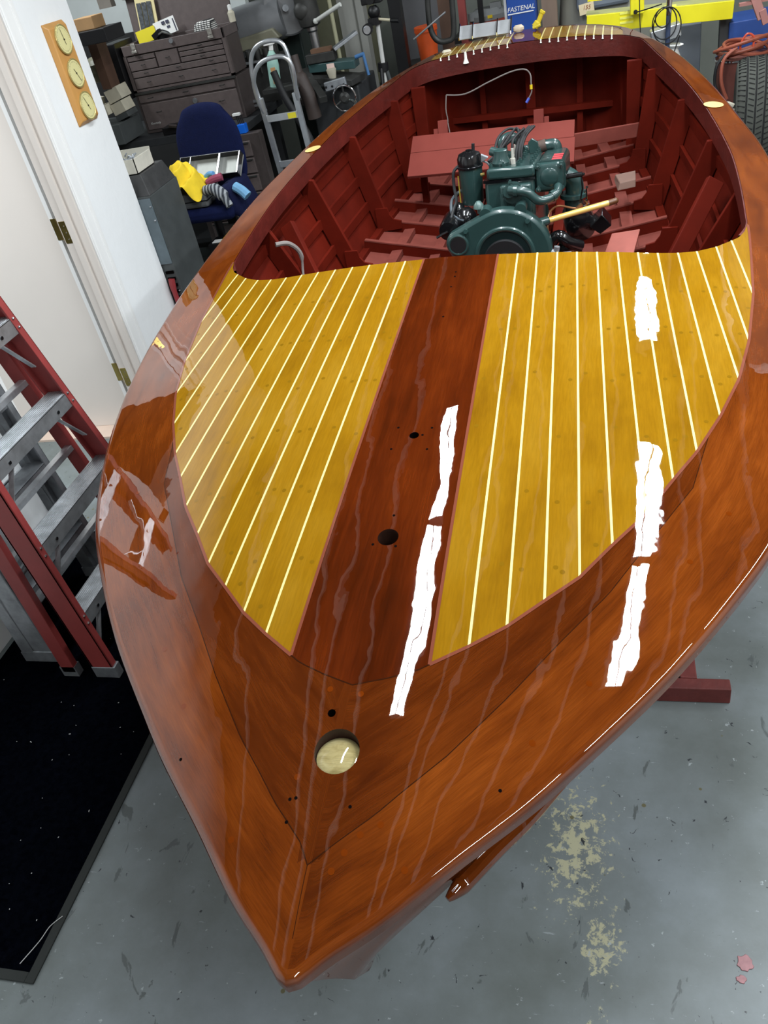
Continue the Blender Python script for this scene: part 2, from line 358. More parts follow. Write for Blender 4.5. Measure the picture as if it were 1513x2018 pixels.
# ================================================================== MAT
MATM = pm('black_carpet_mat', (.0012,.0016,.003), 1.0, var=.5, scale=60, bump=.3, spec=.0)
EDGE = pm('mat_rubber_border', srgb(34,38,36), .8, var=.1)
mt = thing('floor_mat', 'black carpet mat with rubber border lying on the concrete beside the bow', 'mat', (-1.85, 1.9, 0))
obj('pile', M().bx(-2.24, -1.462, .685, 3.25, .001, .008), MATM, mt, smooth=False)
e = M(); e.bx(-1.464, -1.437, .66, 3.25, .001, .007); e.bx(-2.25, -1.464, .66, .687, .001, .007); obj('rubber_border', e, EDGE, mt, smooth=False, bevel=.002)
LINT = pm('pale_lint', srgb(190,190,190), .9, var=.05)
lt = M()
for i in range(46):
    x = random.uniform(-2.2, -1.49); y = random.uniform(.72, 1.9); a = random.uniform(0, 3.14); l = random.choice((.002,.003,.004,.007)); lt.rbox((x,y,.009), (l,.0018,.001), Matrix.Rotation(a,3,'Z'))
o = obj('lint_flecks', lt, LINT, mt, smooth=False); o['kind'] = 'stuff'
obj('loose_thread', M().tube([(-1.50,.70,.009),(-1.476,.76,.010),(-1.468,.80,.009),(-1.446,.83,.009)], .0012, 6, smooth=6), LINT, mt)
# paint blobs and chips on the floor
blob = pm('dried_red_primer', srgb(150,98,102), .4, var=.2, scale=60)
def splat(x, y, r, mat, lab, cat, sx=1., seed=0, h=.002):
    rnd = random.Random(seed); k = 18; m = M()
    p = [(x+math.cos(a)*r*sx*rr, y+math.sin(a)*r*rr, .0006) for a, rr in ((2*math.pi*i/k, rnd.uniform(.75,1.15)) for i in range(k))]
    m.prism(p, (0,0,h)); o = obj('dried_paint_blob', m, mat, None, bevel=.0008); tag(o, lab, cat); return o
splat(.268, .915, .019, blob, 'larger dried pinkish red paint blob on the concrete floor at lower right', 'paint blob', .9, 3)
splat(.256, .878, .009, blob, 'smaller dried pinkish red paint drop just below the larger red blob', 'paint drop', 1.2, 5)
tp = M(); tp.bx(-.50,-.452,.625,.634,.0005,.0015); tp.bx(-.462,-.452,.60,.63,.0005,.0015)
tag(obj('masking_tape_scrap', tp, pm('blue_tape', srgb(20,80,150), .6), smooth=False), 'scrap of blue masking tape on the concrete below the stem', 'tape')

# ================================================================== WEATHER STATION
PINE = pm('honey_wood', srgb(198,146,80), .45, var=.12, scale=8, stretch=(1,1,.2), bump=.1)
ws = thing('weather_station', 'tall honey wood board with three round cream dials hung on the white wall', 'weather station', (-2.26, 3.705, 1.45))
y0, y1, z0, z1 = 3.615, 3.795, 1.452, 1.862
b = M()
b.hexa([(XW,y0,z0),(XW,y1,z0),(XW,y1,z1),(XW,y0,z1),(XW+.024,y0+.016,z0+.022),(XW+.024,y1-.016,z0+.022),(XW+.024,y1-.016,z1-.022),(XW+.024,y0+.016,z1-.022)])
obj('backboard', b, PINE, ws, bevel=.004)
DIAL = pm('cream_dial_face', srgb(226,218,158), .4, var=.03); DBR = pm('pale_brass_rim', srgb(214,198,130), .25, .6, var=.05); INK = pm('dark_ink', srgb(50,48,34), .5, var=0)
for k, z in enumerate((1.79, 1.657, 1.524)):
    d = obj('dial', M().cyl((XW+.022,3.705,z),(XW+.031,3.705,z),.056,40), DIAL, ws)
    obj('rim', M().tube([(XW+.030,3.705+math.cos(a)*.056,z+math.sin(a)*.056) for a in [2*math.pi*i/40 for i in range(40)]], .0035, 8, close=True), DBR, d)
    tk = M()
    for i in range(40):
        a = 2*math.pi*i/40
        if .15*math.pi < (a+.35*math.pi) % (2*math.pi) < .0: continue
        R = Matrix.Rotation(a, 3, 'X'); tk.rbox(Vector((XW+.0315,3.705,z)) + R @ Vector((0,.045,0)), (.0006,.006 if i % 5 == 0 else .003,.0008), R)
    obj('scale_ticks', tk, INK, d, smooth=False)
    a = math.radians((100, -60, 115)[k]); R = Matrix.Rotation(a, 3, 'X')
    nd = M(); nd.rbox(Vector((XW+.033,3.705,z)) + R @ Vector((0,.010,0)), (.0008,.062,.0016), R); nd.cyl((XW+.031,3.705,z),(XW+.035,3.705,z),.003,10); obj('needle', nd, INK, d, smooth=False)

# ================================================================== LADDERS
def stepladder(name, label, x0, yA, yB, lean, taper, nst, mrail, mstep, backdx, h, detail=True, group=None):
    "rails at yA (near) and yB (far) on the floor; lean: -dx per metre of height"
    t = thing(name, label, 'ladder', (x0-.06, (yA+yB)/2, 0.008), group)
    def P(z, k, dx=0, dy=0):
        y = (yA+taper[0]*z) if k == 0 else (yB-taper[1]*z); return Vector((x0-lean*z+dx, y+dy, z+.008))
    for k, sg in ((0, 1), (1, -1)):
        r = M()   # C channel: web + two flanges; web outside, flanges point inward
        for (dxa, dxb, dya, dyb) in ((-.085, 0, 0, .006), (-.008, 0, 0, .028), (-.085, -.077, 0, .028)):
            q = []
            for z in (.02, h):
                q.append([P(z, k, dxa, dya*sg), P(z, k, dxb, dya*sg), P(z, k, dxb, dyb*sg), P(z, k, dxa, dyb*sg)])
            r.hexa(q[0]+q[1])
        rl = obj('side_rail', r, mrail, t, smooth=False, bevel=.0015)
        f = M(); f.bx(*(lambda p: (p.x-.09, p.x+.005, min(p.y-.002*sg, p.y+.032*sg), max(p.y-.002*sg, p.y+.032*sg), .008, .062))(P(0, k)))
        obj('foot', f, ALUD, rl, smooth=False, bevel=.003)
        if detail:
            rv = M()
            for i in range(1, nst+1):
                for dz in (-.02, .012): rv.sph(P(i*.3+dz-.02, k, .001, .016*sg), .005, 8)
            obj('rivets', rv, STEEL, rl)
    for i in range(1, nst+1):
        z = i*.3; a, b_ = P(z, 0, 0, .006), P(z, 1, 0, -.006)
        s = M(); s.bx(min(a.x,b_.x)-.080, a.x-.001, a.y, b_.y, z-.001, z+.004); s.bx(a.x-.006, a.x-.001, a.y, b_.y, z-.05, z+.003); s.bx(a.x-.082, a.x-.077, a.y, b_.y, z-.03, z+.003)
        st = obj('step', s, mstep, t, smooth=False, bevel=.001)
        if detail:
            g = M()
            for j in range(9): g.bx(a.x-.074+j*.008, a.x-.071+j*.008, a.y+.004, b_.y-.004, z+.003, z+.0062)
            obj('tread_ridges', g, mstep, st, smooth=False)
            bl = M()
            for yy in (a.y+.09, b_.y-.09): bl.cyl((a.x-.002, yy, z-.027), (a.x+.002, yy, z-.027), .006, 10)
            obj('bolts', bl, BLK, st)
            obj('diagonal_brace', M().bar((a.x-.012, a.y+.10, z-.045), (a.x-.012, a.y+.004, z-.17), .004, .018, (1,0,0)), mstep, st, smooth=False)
            obj('diagonal_brace', M().bar((b_.x-.012, b_.y-.10, z-.045), (b_.x-.012, b_.y-.004, z-.17), .004, .018, (1,0,0)), mstep, st, smooth=False)
    # rear frame, folded against the front
    for k, sg in ((0, 1), (1, -1)):
        r = M(); q = []
        for z in (.02, h-.1):
            d = -backdx*(1-z/h*.75)
            q.append([P(z, k, d-.055, .0), P(z, k, d, .0), P(z, k, d, .026*sg), P(z, k, d-.055, .026*sg)])
        r.hexa(q[0]+q[1]); br_ = obj('rear_leg', r, mrail, t, smooth=False, bevel=.002)
        p = P(0, k, -backdx); f = M(); f.bx(p.x-.06, p.x+.003, min(p.y, p.y+.03*sg), max(p.y, p.y+.03*sg), .008, .055); obj('foot', f, ALUD, br_, smooth=False)
    for i in range(1, nst+1):
        z = i*.3+.05; d = -backdx*(1-z/h*.75); a, b_ = P(z, 0, d, .02), P(z, 1, d, -.02)
        obj('rear_crossbar', M().bx(a.x-.03, a.x-.002, a.y, b_.y, z, z+.022), mstep, t, smooth=False, bevel=.002)
    return t
stepladder('stepladder', 'red fibreglass stepladder with ridged grey metal steps, folded, nearest the boat', -1.69, 1.655, 2.32, .062, (0, .20), 6, LADRED, ALU, .165, 2.05)
stepladder('stepladder', 'all grey aluminium stepladder folded right behind the red one', -1.975, 1.72, 2.22, .05, (.01, .06), 4, ALUD, ALUD, .085, 1.34, False)
# leaning aluminium ladder behind with tubular rungs
t = thing('ladder', 'third ladder, bare metal with formed rungs and hinge brackets, behind the grey stepladder', 'ladder', (-2.13, 2.1, .008))
for yy in (1.88, 2.33):
    obj('side_rail', M().bar((-2.185, yy, .01), (-2.235, yy, 1.25), .03, .045, (1,0,0)), ALUD, t, smooth=False, bevel=.003)
for i in range(4):
    z = .22+i*.29; x = -2.19-.032*z
    r = obj('rung', M().tube([(x, 1.89, z), (x, 2.32, z)], .021, 12), ALU, t)
    for yy, sg in ((1.91, 1), (2.28, -1)):
        b = M(); b.tube([(x+.034, yy, z-.055), (x+.042, yy+.012*sg, z-.02), (x+.044, yy+.012*sg, z+.02), (x+.036, yy, z+.05)], .010, 8, smooth=4); b.sph((x+.046, yy, z-.04), .006, 8); b.sph((x+.046, yy, z+.035), .006, 8)
        obj('hinge_bracket', b, ALU, r)
sp = obj('spreader_plate', M().bx(-2.165, -2.16, 1.93, 2.14, .50, .56), pm('silver_label_plate', srgb(150,156,160), .4, .5), t, smooth=False)
lab = obj('warning_label', M().bx(-2.160, -2.158, 1.95, 2.09, .515, .545), pm('white_label', srgb(205,208,205), .5), t, smooth=False)
lb = M(); lb.bx(-2.158, -2.157, 2.062, 2.088, .517, .543); 
for i in range(4): lb.bx(-2.158, -2.157, 1.955, 1.955+random.uniform(.05,.09), .519+i*.006, .5215+i*.006)
obj('printing', lb, BLK, lab, smooth=False)
lg = M().tube([(-2.1568, 2.075+math.cos(a)*.008, .530+math.sin(a)*.008) for a in [2*math.pi*i/20 for i in range(20)]], .0015, 6, close=True); obj('round_mark', lg, pm('white_label', srgb(205,208,205)), lab)
# ================================================================== BOAT
BR, BA, BU = Vector((.999182,-.026316,-.030717)), Vector((.026328,.999653,0)), Vector((.030706,-.000809,.999528))
BO = Vector((-.449632,.011842,2.013823))
def BL(w, s, t): return BO + BR*w + BA*s + BU*t        # boat frame: w to starboard, s aft, t up
def spline(xs, ys):
    n = len(xs); h = [xs[i+1]-xs[i] for i in range(n-1)]; l = [1.]*n; mu = [0.]*n; z = [0.]*n
    for i in range(1, n-1):
        al = 3*((ys[i+1]-ys[i])/h[i]-(ys[i]-ys[i-1])/h[i-1]); l[i] = 2*(xs[i+1]-xs[i-1])-h[i-1]*mu[i-1]; mu[i] = h[i]/l[i]; z[i] = (al-h[i-1]*z[i-1])/l[i]
    c = [0.]*n; b = [0.]*n; d = [0.]*n
    for j in range(n-2, -1, -1):
        c[j] = z[j]-mu[j]*c[j+1]; b[j] = (ys[j+1]-ys[j])/h[j]-h[j]*(c[j+1]+2*c[j])/3; d[j] = (c[j+1]-c[j])/(3*h[j])
    def f(x):
        j = 0
        while j < n-2 and x > xs[j+1]: j += 1
        t = x-xs[j]
        return ys[0]+b[0]*t if t < 0 else ys[j]+b[j]*t+c[j]*t*t+d[j]*t**3
    return f
tcen = spline([.45,.8,1.25,1.8,2.4,3.3,4.2,4.75,5.1], [-1.235,-1.155,-1.070,-.985,-.902,-.79,-.705,-.682,-.685])
crn = spline([.45,1.0,1.8,2.4,3.3,4.2,5.1], [.03,.038,.055,.064,.060,.045,.035])
OUT = [(0,.4415),(.010,.4432),(.021,.4515),(.036,.4655),(.060,.488),(.130,.547),(.231,.651),(.344,.762),(.424,.851),(.524,.966),(.588,1.048),(.659,1.149),(.742,1.28),(.800,1.40),(.855,1.55),(.898,1.70),(.935,1.88),(.962,2.10),(.977,2.37),(.975,2.576),(.966,2.78),(.952,3.0),(.930,3.2),(.893,3.4),(.857,3.6),(.818,3.8),(.773,4.0),(.725,4.2),(.668,4.4),(.603,4.6),(.535,4.8),(.485,4.9),(.41,4.98),(.32,5.03),(.2,5.06),(0,5.07)]
def lerp_tab(x, X, Y):
    if x <= X[0]: return Y[0]
    for i in range(len(X)-1):
        if x <= X[i+1]: return Y[i]+(Y[i+1]-Y[i])*(x-X[i])/(X[i+1]-X[i])
    return Y[-1]
OS, OW = [p[1] for p in OUT], [p[0] for p in OUT]
bw_s = spline([.45,.6,.8,1.0,1.3,1.7,2.2,2.7,3.3,4.0,4.6,5.1], [.25,.28,.385,.55,.752,.898,.968,.972,.912,.773,.603,.5])
def T(s, w): return tcen(s)-crn(s)*(w/max(bw_s(s), .25))**2
def TN(s, w, e=.01):
    ds = (T(s+e, w)-T(s-e, w))/(2*e); dw = (T(s, w+e)-T(s, w-e))/(2*e)
    return (BR*-dw + BA*-ds + BU).normalized()
def polyres(P, n):
    "resample 2D polyline to n+1 points by arclength"
    P = [Vector((p[0], p[1])) for p in P]; L = [0]
    for a, b in zip(P, P[1:]): L.append(L[-1]+(b-a).length)
    out = []
    for i in range(n+1):
        x = L[-1]*i/n; j = 0
        while j < len(L)-2 and x > L[j+1]: j += 1
        k = (x-L[j])/(L[j+1]-L[j]) if L[j+1] > L[j] else 0
        out.append(P[j].lerp(P[j+1], k))
    return out
def smooth2(P, k=8):
    v = [Vector((p[0], p[1], 0)) for p in P]; r = crom(v, k); return [(p.x, p.y) for p in r]
INN_F = [(0,.916),(.06,.934),(.114,.955),(.136,.970),(.203,1.015),(.268,1.064),(.333,1.128),(.396,1.189),(.456,1.274),(.521,1.361),(.577,1.462),(.629,1.551),(.685,1.672),(.736,1.809),(.773,1.966),(.804,2.177),(.818,2.37)]
INN_C = [(.818,2.37),(.826,2.50),(.830,2.62),(.834,2.80),(.832,3.0),(.822,3.15),(.795,3.38),(.762,3.6),(.72,3.82),(.665,4.06),(.612,4.3),(.580,4.47),(.552,4.57),(.505,4.625),(.47,4.65)]
INN_A = [(.47,4.65),(.475,4.76),(.452,4.86),(.39,4.94),(.30,4.985),(.19,5.012),(0,5.022)]
i237 = [i for i, p in enumerate(OUT) if p[1] == 2.37][0]; i480 = [i for i, p in enumerate(OUT) if p[1] == 4.8][0]
OUTS = smooth2(OUT, 6)
a, b_, c_ = OUTS[:i237*6+1], OUTS[i237*6:i480*6+1], OUTS[i480*6:]
NF, NC, NA = 110, 90, 34
outer = polyres(a, NF)[:-1] + polyres(b_, NC)[:-1] + polyres(c_, NA)
inner = polyres(INN_F, NF)[:-1] + polyres(smooth2(INN_C, 4), NC)[:-1] + polyres(smooth2(INN_A, 4), NA)
for i in range(len(inner)):            # keep the straight joints exactly on the plank ends
    pass
boat = thing('wooden_boat', 'varnished mahogany runabout hull with blond striped foredeck and open red cockpit', 'boat', BL(0, 2.7, -1.70))
def raw(name, verts, faces, mats, parent, normals=None, grain=None, mi=None, uvsmooth=True):
    off = base_of(parent); me = bpy.data.meshes.new(name)
    me.from_pydata([v-off for v in verts], [], faces); 
    for mt in mats: me.materials.append(mt)
    if mi:
        for p, k in zip(me.polygons, mi): p.material_index = k
    me.shade_smooth()
    if grain:
        at = me.attributes.new('grain', 'FLOAT_VECTOR', 'POINT')
        for i, g in enumerate(grain): at.data[i].vector = g
    if normals: me.normals_split_custom_set_from_vertices(normals)
    o = bpy.data.objects.new(name, me); link(o, parent); return o
class Deck:
    "2D (w,s) patchwork that becomes a deck surface with true surface normals"
    def __init__(s): s.bm = bmesh.new(); s.g = s.bm.verts.layers.float_vector.new('grain'); s.lift = s.bm.verts.layers.float.new('lift')
    def strip(s, rows, grains, mi=0, lift=0.):
        V = []
        for r, gr in zip(rows, grains):
            q = []
            for p, g in zip(r, gr):
                v = s.bm.verts.new((p[0], p[1], 0)); v[s.g] = g; v[s.lift] = lift; q.append(v)
            V.append(q)
        for x, y in zip(V, V[1:]):
            for i in range(len(x)-1):
                try:
                    f = s.bm.faces.new((x[i], x[i+1], y[i+1], y[i])); f.material_index = mi
                except ValueError: pass
    def line(s, P, wd, mi, lift=.0004, grain=0, n=None):
        P = polyres(P, n or max(2, int(sum(((Vector(b)-Vector(a)).length for a, b in zip(P, P[1:])))/.02)))
        L, R = [], []; 
        for i, p in enumerate(P):
            d = (P[min(i+1, len(P)-1)]-P[max(i-1, 0)]).normalized(); nn = Vector((-d.y, d.x))*wd/2; L.append(p+nn); R.append(p-nn)
        s.strip([L, R], [[(q.y, q.x, 0) for q in L], [(q.y, q.x, 0) for q in R]], mi, lift)
    def disc(s, w, y, r, mi, lift=.0003, k=12):
        vs = []
        for i in range(k):
            v = s.bm.verts.new((w+math.cos(2*math.pi*i/k)*r, y+math.sin(2*math.pi*i/k)*r, 0)); v[s.lift] = lift; v[s.g] = (y, w, 0); vs.append(v)
        s.bm.faces.new(vs).material_index = mi
    def hole(s, c, R):
        C = Vector((c[0], c[1], 0))
        bmesh.ops.remove_doubles(s.bm, verts=[v for v in s.bm.verts if v[s.lift] == 0 and (v.co-C).length < R*3+.1], dist=1e-5)
        for it in range(5):
            fs = [f for f in s.bm.faces if f.verts[0][s.lift] == 0 and ((f.calc_center_median()-C).length < R*1.5+f.calc_perimeter()*.2)]
            es = list({e for f in fs for e in f.edges if e.calc_length() > R*.26})
            if not es: break
            bmesh.ops.subdivide_edges(s.bm, edges=es, cuts=1, use_grid_fill=True)
        fs = [f for f in s.bm.faces if f.verts[0][s.lift] == 0 and (f.calc_center_median()-C).length < R*1.5 and len(f.verts) > 3]
        bmesh.ops.triangulate(s.bm, faces=fs)
        kill = [f for f in s.bm.faces if f.verts[0][s.lift] == 0 and ((f.calc_center_median()-C).length < R or min((v.co-C).length for v in f.verts) < R*.82)]
        rim = {v for f in kill for v in f.verts}
        bmesh.ops.delete(s.bm, geom=kill, context='FACES')
        for v in rim:
            if v.is_valid and v.link_faces:
                d = v.co-C; d.z = 0
                if d.length > 0: v.co = C+d.normalized()*R
    def build(s, name, mats, parent, blockf=None):
        verts, nrm, gr, blk = [], [], [], []
        s.bm.verts.index_update()
        loose = [v for v in s.bm.verts if not v.link_faces]; bmesh.ops.delete(s.bm, geom=loose, context='VERTS'); s.bm.verts.index_update()
        for v in s.bm.verts:
            w, y = v.co.x, v.co.y; n = TN(y, w); verts.append(BL(w, y, T(y, w)) + n*v[s.lift]); nrm.append(n); gr.append(v[s.g].copy())
            if blockf: blk.append(blockf(w, y))
        faces, mi = [], []
        for f in s.bm.faces:
            ids = [v.index for v in f.verts]; p = [v.co for v in f.verts]
            ar = sum(p[i].x*p[(i+1) % len(p)].y-p[(i+1) % len(p)].x*p[i].y for i in range(len(p)))
            if ar < 0: ids = ids[::-1]
            faces.append(ids); mi.append(f.material_index)
        s.bm.free()
        o = raw(name, verts, faces, mats, parent, nrm, gr, mi)
        if blk:
            at = o.data.attributes.new('block', 'FLOAT', 'POINT')
            for i, x in enumerate(blk): at.data[i].value = x
        return o
# --- plank seams: (fore end w, s), (aft end w, s)
SF = [(.136,.970),(.203,1.015),(.268,1.064),(.333,1.128),(.396,1.189),(.456,1.274),(.521,1.361),(.577,1.462),(.629,1.551),(.685,1.672),(.736,1.809),(.773,1.966),(.804,2.177)]
SA = [(.114,2.400),(.173,2.398),(.231,2.398),(.289,2.397),(.345,2.395),(.402,2.392),(.460,2.390),(.516,2.387),(.570,2.384),(.625,2.386),(.676,2.396),(.730,2.424),(.774,2.462)]
rb = random.Random(3)
for sg in (-1, 1):
    d = Deck(); fz = lambda P: [(sg*p[0], p[1]) for p in P]
    for i in range(12):
        K = 5; n = 60; rows = []; gr = []
        for k in range(K+1):
            v = k/K; A = Vector(SF[i]).lerp(Vector(SF[i+1]), v); B = Vector(SA[i]).lerp(Vector(SA[i+1]), v)
            P = [A.lerp(B, j/n) for j in range(n+1)]; rows.append(fz(P)); gr.append([(p.y, p.x*.6+i*1.37+(7 if sg > 0 else 0), i*.31) for p in P])
        d.strip(rows, gr, 0)
    # last plank to the covering board and round the cockpit corner
    n = 40; A = polyres([SF[12], SA[12], (.797,2.484), (.815,2.52), (.8265,2.565)], n); B = polyres([SF[12], (.818,2.37), (.826,2.50), (.8275,2.57)], n)
    rows = [[a_.lerp(b2, k/4) for a_, b2 in zip(A, B)] for k in range(5)]
    d.strip([fz(r) for r in rows], [[(p.y, p.x*.6+20, 3.9) for p in r] for r in rows], 0)
    for i in range(1, 13): d.line(fz([SF[i], SA[i]]), .0052, 1, .0006)
    # bungs: two rows across at each deck beam plus one near every plank end
    for i in range(12):
        for q in [.03] + [x for x in (.16,.30,.44,.58,.72,.86)]:
            if i > 8 and q < .5 and q > .03: q = q*.7+.3
            for v in (.3,.7) if q > .03 else (.5,):
                if rb.random() < .45: continue
                A = Vector(SF[i]).lerp(Vector(SF[i+1]), v); B = Vector(SA[i]).lerp(Vector(SA[i+1]), v)
                s_t = .97+q*1.43+rb.uniform(-.02,.02)
                if B.y-A.y < .05: continue
                k = (s_t-A.y)/(B.y-A.y) if q > .03 else .04/(B.y-A.y)
                if not .015 < k < .985: continue
                p = A.lerp(B, k); d.disc(sg*p.x, p.y, .0052, 2)
    d.line(fz(INN_F[3:]+[(.826,2.50),(.8275,2.56)]), .0065, 3, .0009)
    d.line(fz([SF[0], SA[0]]), .0065, 3, .0009)
    o = d.build('foredeck_planking', [BLOND, SEAM, BUNG, PINKSEAM], boat)
    o['label'] = ('starboard' if sg < 0 else 'port') + ' blond planking with cream seams'
# --- king plank
d = Deck(); n = 90; K = 16
arc = [(-.136,.970),(-.114,.955),(-.06,.934),(0,.916),(.06,.934),(.114,.955),(.136,.970)]
AR = polyres(arc, K); rows = []
for k in range(K+1):
    B = Vector((-.114+.228*k/K, 2.401+.003*(1-(2*k/K-1)**2))); rows.append([AR[k].lerp(B, j/n) for j in range(n+1)])
d.strip(rows, [[(p.y, p.x*1.0+40, 1.3) for p in r] for r in rows], 0)
d.hole((0,1.264), .0225); d.hole((.001,1.580), .0115)
d.line([(-.136,.9705),(-.114,.9555),(-.06,.9345),(0,.9165),(.06,.9345),(.114,.9555),(.136,.9705)], .0022, 1, .0003)
d.build('king_plank', [MAHOG_DARK, JOINT], boat)
# --- covering boards, bow block and transom board in one loop
d = Deck(); K = 14; NT = len(outer)-1
RR = .016
def outdir(i):
    a_, b2 = outer[max(i-1, 0)], outer[min(i+1, NT)]; t_ = (b2-a_).normalized(); return Vector((-t_.y, t_.x))*-1 if False else Vector((t_.y, -t_.x))
outn = []
for i in range(NT+1):
    if i == 0: outn.append(Vector((0,-1)))
    elif i == NT: outn.append(Vector((0,1)))
    else:
        o_ = outdir(i); outn.append(o_ if o_.dot(Vector((outer[i].x, (outer[i].y-2.7)*.3))) > 0 else -o_)
for sg in (-1, 1):
    rows = []; gr = []; L = 0
    acc = [0]
    for i in range(NT): acc.append(acc[-1]+(outer[i+1]-outer[i]).length)
    for k in range(K+1):
        v = k/K; r = []; g = []
        for i in range(NT+1):
            O = outer[i]-outn[i]*RR; 
            if i == 0: O = Vector((0, outer[0].y+RR*1.15))
            p = O.lerp(inner[i], v); r.append((sg*p.x, p.y)); g.append((acc[i]+ .35*v*max(0, 1-acc[i]/1.2), (O-p).length+(60 if sg < 0 else 71), 2.2))
        rows.append(r); gr.append(g)
    d.strip(rows, gr, 0)
for v in d.bm.verts:
    if abs(v.co.x) < 1e-4: v.co.x = 0
bmesh.ops.remove_doubles(d.bm, verts=d.bm.verts[:], dist=2e-5)
d.hole((0,.791), .0405); d.hole((-.026,.859), .0075)
RS = [(-.006,.604),(.026,.636),(.089,.695),(.131,.742),(.191,.806),(.282,.923),(.363,1.038),(.451,1.158),(.517,1.273),(.578,1.379),(.615,1.443),(.655,1.60)]
d.line([(-p[0] if i else -.006, p[1]) for i, p in enumerate(RS)], .0015, 1); d.line(RS, .0015, 1); d.line([(-.006,.604),(-.006,.578),(-.003,.50)], .0010, 1)
for (w_, s_) in [(.05,.63),(.035,.60),(.10,.68),(-.06,.74),(.07,.66),(.33,.85),(.42,.97),(.50,1.09),(-.33,.86),(-.42,.98),(.60,1.25),(-.57,1.22),(.68,1.38),(-.68,1.42),(.15,.62),(-.15,.63),(.02,.90),(-.04,.905)]: d.disc(w_, s_, .0058, 2)
def in_block(w_, s_):
    if s_ < .604: return s_-.604
    return lerp_tab(s_, [p[1] for p in RS], [max(p[0], 0) for p in RS])-abs(w_)
d.build('covering_board', [MAHOG_DECK, JOINT, BUNGM], boat, in_block)
# --- rounded rub edge, guard and hull
CH = [(0,.600,-1.60),(.05,.64,-1.55),(.15,.735,-1.505),(.32,.95,-1.495),(.49,1.25,-1.485),(.60,1.6,-1.475),(.685,2.1,-1.45),(.735,2.6,-1.42),(.74,3.1,-1.385),(.705,3.6,-1.345),(.645,4.1,-1.305),(.57,4.55,-1.275),(.49,4.85,-1.255),(.41,4.97,-1.245),(.2,5.03,-1.24),(0,5.04,-1.24)]
KL = [(0,.655,-1.69),(0,.70,-1.715),(0,.85,-1.73),(0,1.2,-1.715),(0,1.8,-1.68),(0,2.4,-1.62),(0,3.0,-1.545),(0,3.6,-1.47),(0,4.2,-1.40),(0,4.7,-1.35),(0,4.95,-1.33),(0,5.0,-1.325),(0,5.02,-1.32)]
def res3(P, n):
    P = crom([Vector(p) for p in P], 6); L = [0]
    for a_, b2 in zip(P, P[1:]): L.append(L[-1]+(b2-a_).length)
    out = []
    for i in range(n+1):
        x = L[-1]*i/n; j = 0
        while j < len(L)-2 and x > L[j+1]: j += 1
        k = (x-L[j])/(L[j+1]-L[j]) if L[j+1] > L[j] else 0; out.append(P[j].lerp(P[j+1], k))
    return out
chine = res3(CH, NT); keel = res3(KL, NT)
def sheerpt(i, drop, inset): 
    p = outer[i]-outn[i]*inset; s_ = p.y; w_ = max(p.x, 0) if i not in (0, NT) else 0
    if i == 0: p = Vector((0, outer[0].y+inset))
    return p.x if i not in (0, NT) else 0, p.y, T(s_, p.x)-drop
for sg in (-1, 1):
    V, F, Nn, G, MI = [], [], [], [], []
    prof = []
    for a_ in range(0, 7):
        th = math.radians(90*a_/6); prof.append((RR*(1-math.sin(th)), RR*(1-math.cos(th)), math.sin(th)))
    prof += [(0, .030, 1.0), (.003, .036, 1.0), (.009, .038, .2)]
    for j, (ins, dr_, ho) in enumerate(prof):
        for i in range(NT+1):
            w_, s_, t_ = sheerpt(i, dr_, ins if i else ins*1.15); V.append(BL(sg*w_, s_, t_))
            n_ = TN(s_, w_); od = BR*(sg*outn[i].x)+BA*outn[i].y; Nn.append((BU*math.sqrt(max(0, 1-ho*ho))+od*ho).normalized() if j else TN(s_, sg*w_))
            G.append((acc[i], 90+j*.01, 1))
    W_ = NT+1
    for j in range(len(prof)-1):
        for i in range(NT):
            q = (j*W_+i, j*W_+i+1, (j+1)*W_+i+1, (j+1)*W_+i); F.append(q if sg < 0 else q[::-1])
    o = raw('rub_edge', V, F, [MAHOG], boat, Nn, G)
HULLM = varnish('varnished_hull_planking', [(.30, srgb(86,36,14)), (.5, srgb(118,56,24)), (.72, srgb(140,74,34))], fine=.2, ripple=.6)
def hullmesh(ins, tl, bl, r0, r1):
    m_ = M(); ROWS = []
    for k in range(13):
        row = []
        for sg in (-1, 1):
            rr = []
            for i in range(NT+1):
                w_, s_, t_ = sheerpt(i, .034+tl, .009+ins); c3 = chine[i]; k3 = keel[i]
                S = Vector((w_, s_, t_)); C3 = Vector((max(c3.x-ins, 0), c3.y+(ins if i < 20 else (-ins if i > NT-30 else 0)), c3.z+bl)); K3 = Vector((0, k3.y+(ins if i < 20 else (-ins if i > NT-30 else 0)), k3.z+bl))
                if k <= 8:
                    v = k/8; p = S.lerp(C3, v); fl = .045*math.sin(math.pi*v)*max(0, 1-abs(acc[i]-.5)/.9); p.x = max(0, p.x-fl*min(1, p.x*6)); p.y += fl*.3
                else:
                    v = (k-8)/4; p = C3.lerp(K3, v)
                rr.append(BL(sg*p.x, p.y, p.z))
            row.append(rr)
        ROWS.append(row)
    for sg in (0, 1): m_.grid([r[sg][r0:r1] for r in ROWS])
    return m_
hm = hullmesh(0, 0, 0, 0, NT+1)
me_o = obj('hull_planking', hm, HULLM, boat, angle=50)
at = me_o.data.attributes.new('grain', 'FLOAT_VECTOR', 'POINT')
for v in me_o.data.vertices: at.data[v.index].vector = (v.co.y, v.co.z*1.2, 4)
i0 = min(range(NT+1), key=lambda i: abs(outer[i].y-2.15) if i < 200 else 9)
hi = hullmesh(.03, 0, .025, i0, NT+1)
obj('inner_planking', hi, OXRED, boat, angle=50)
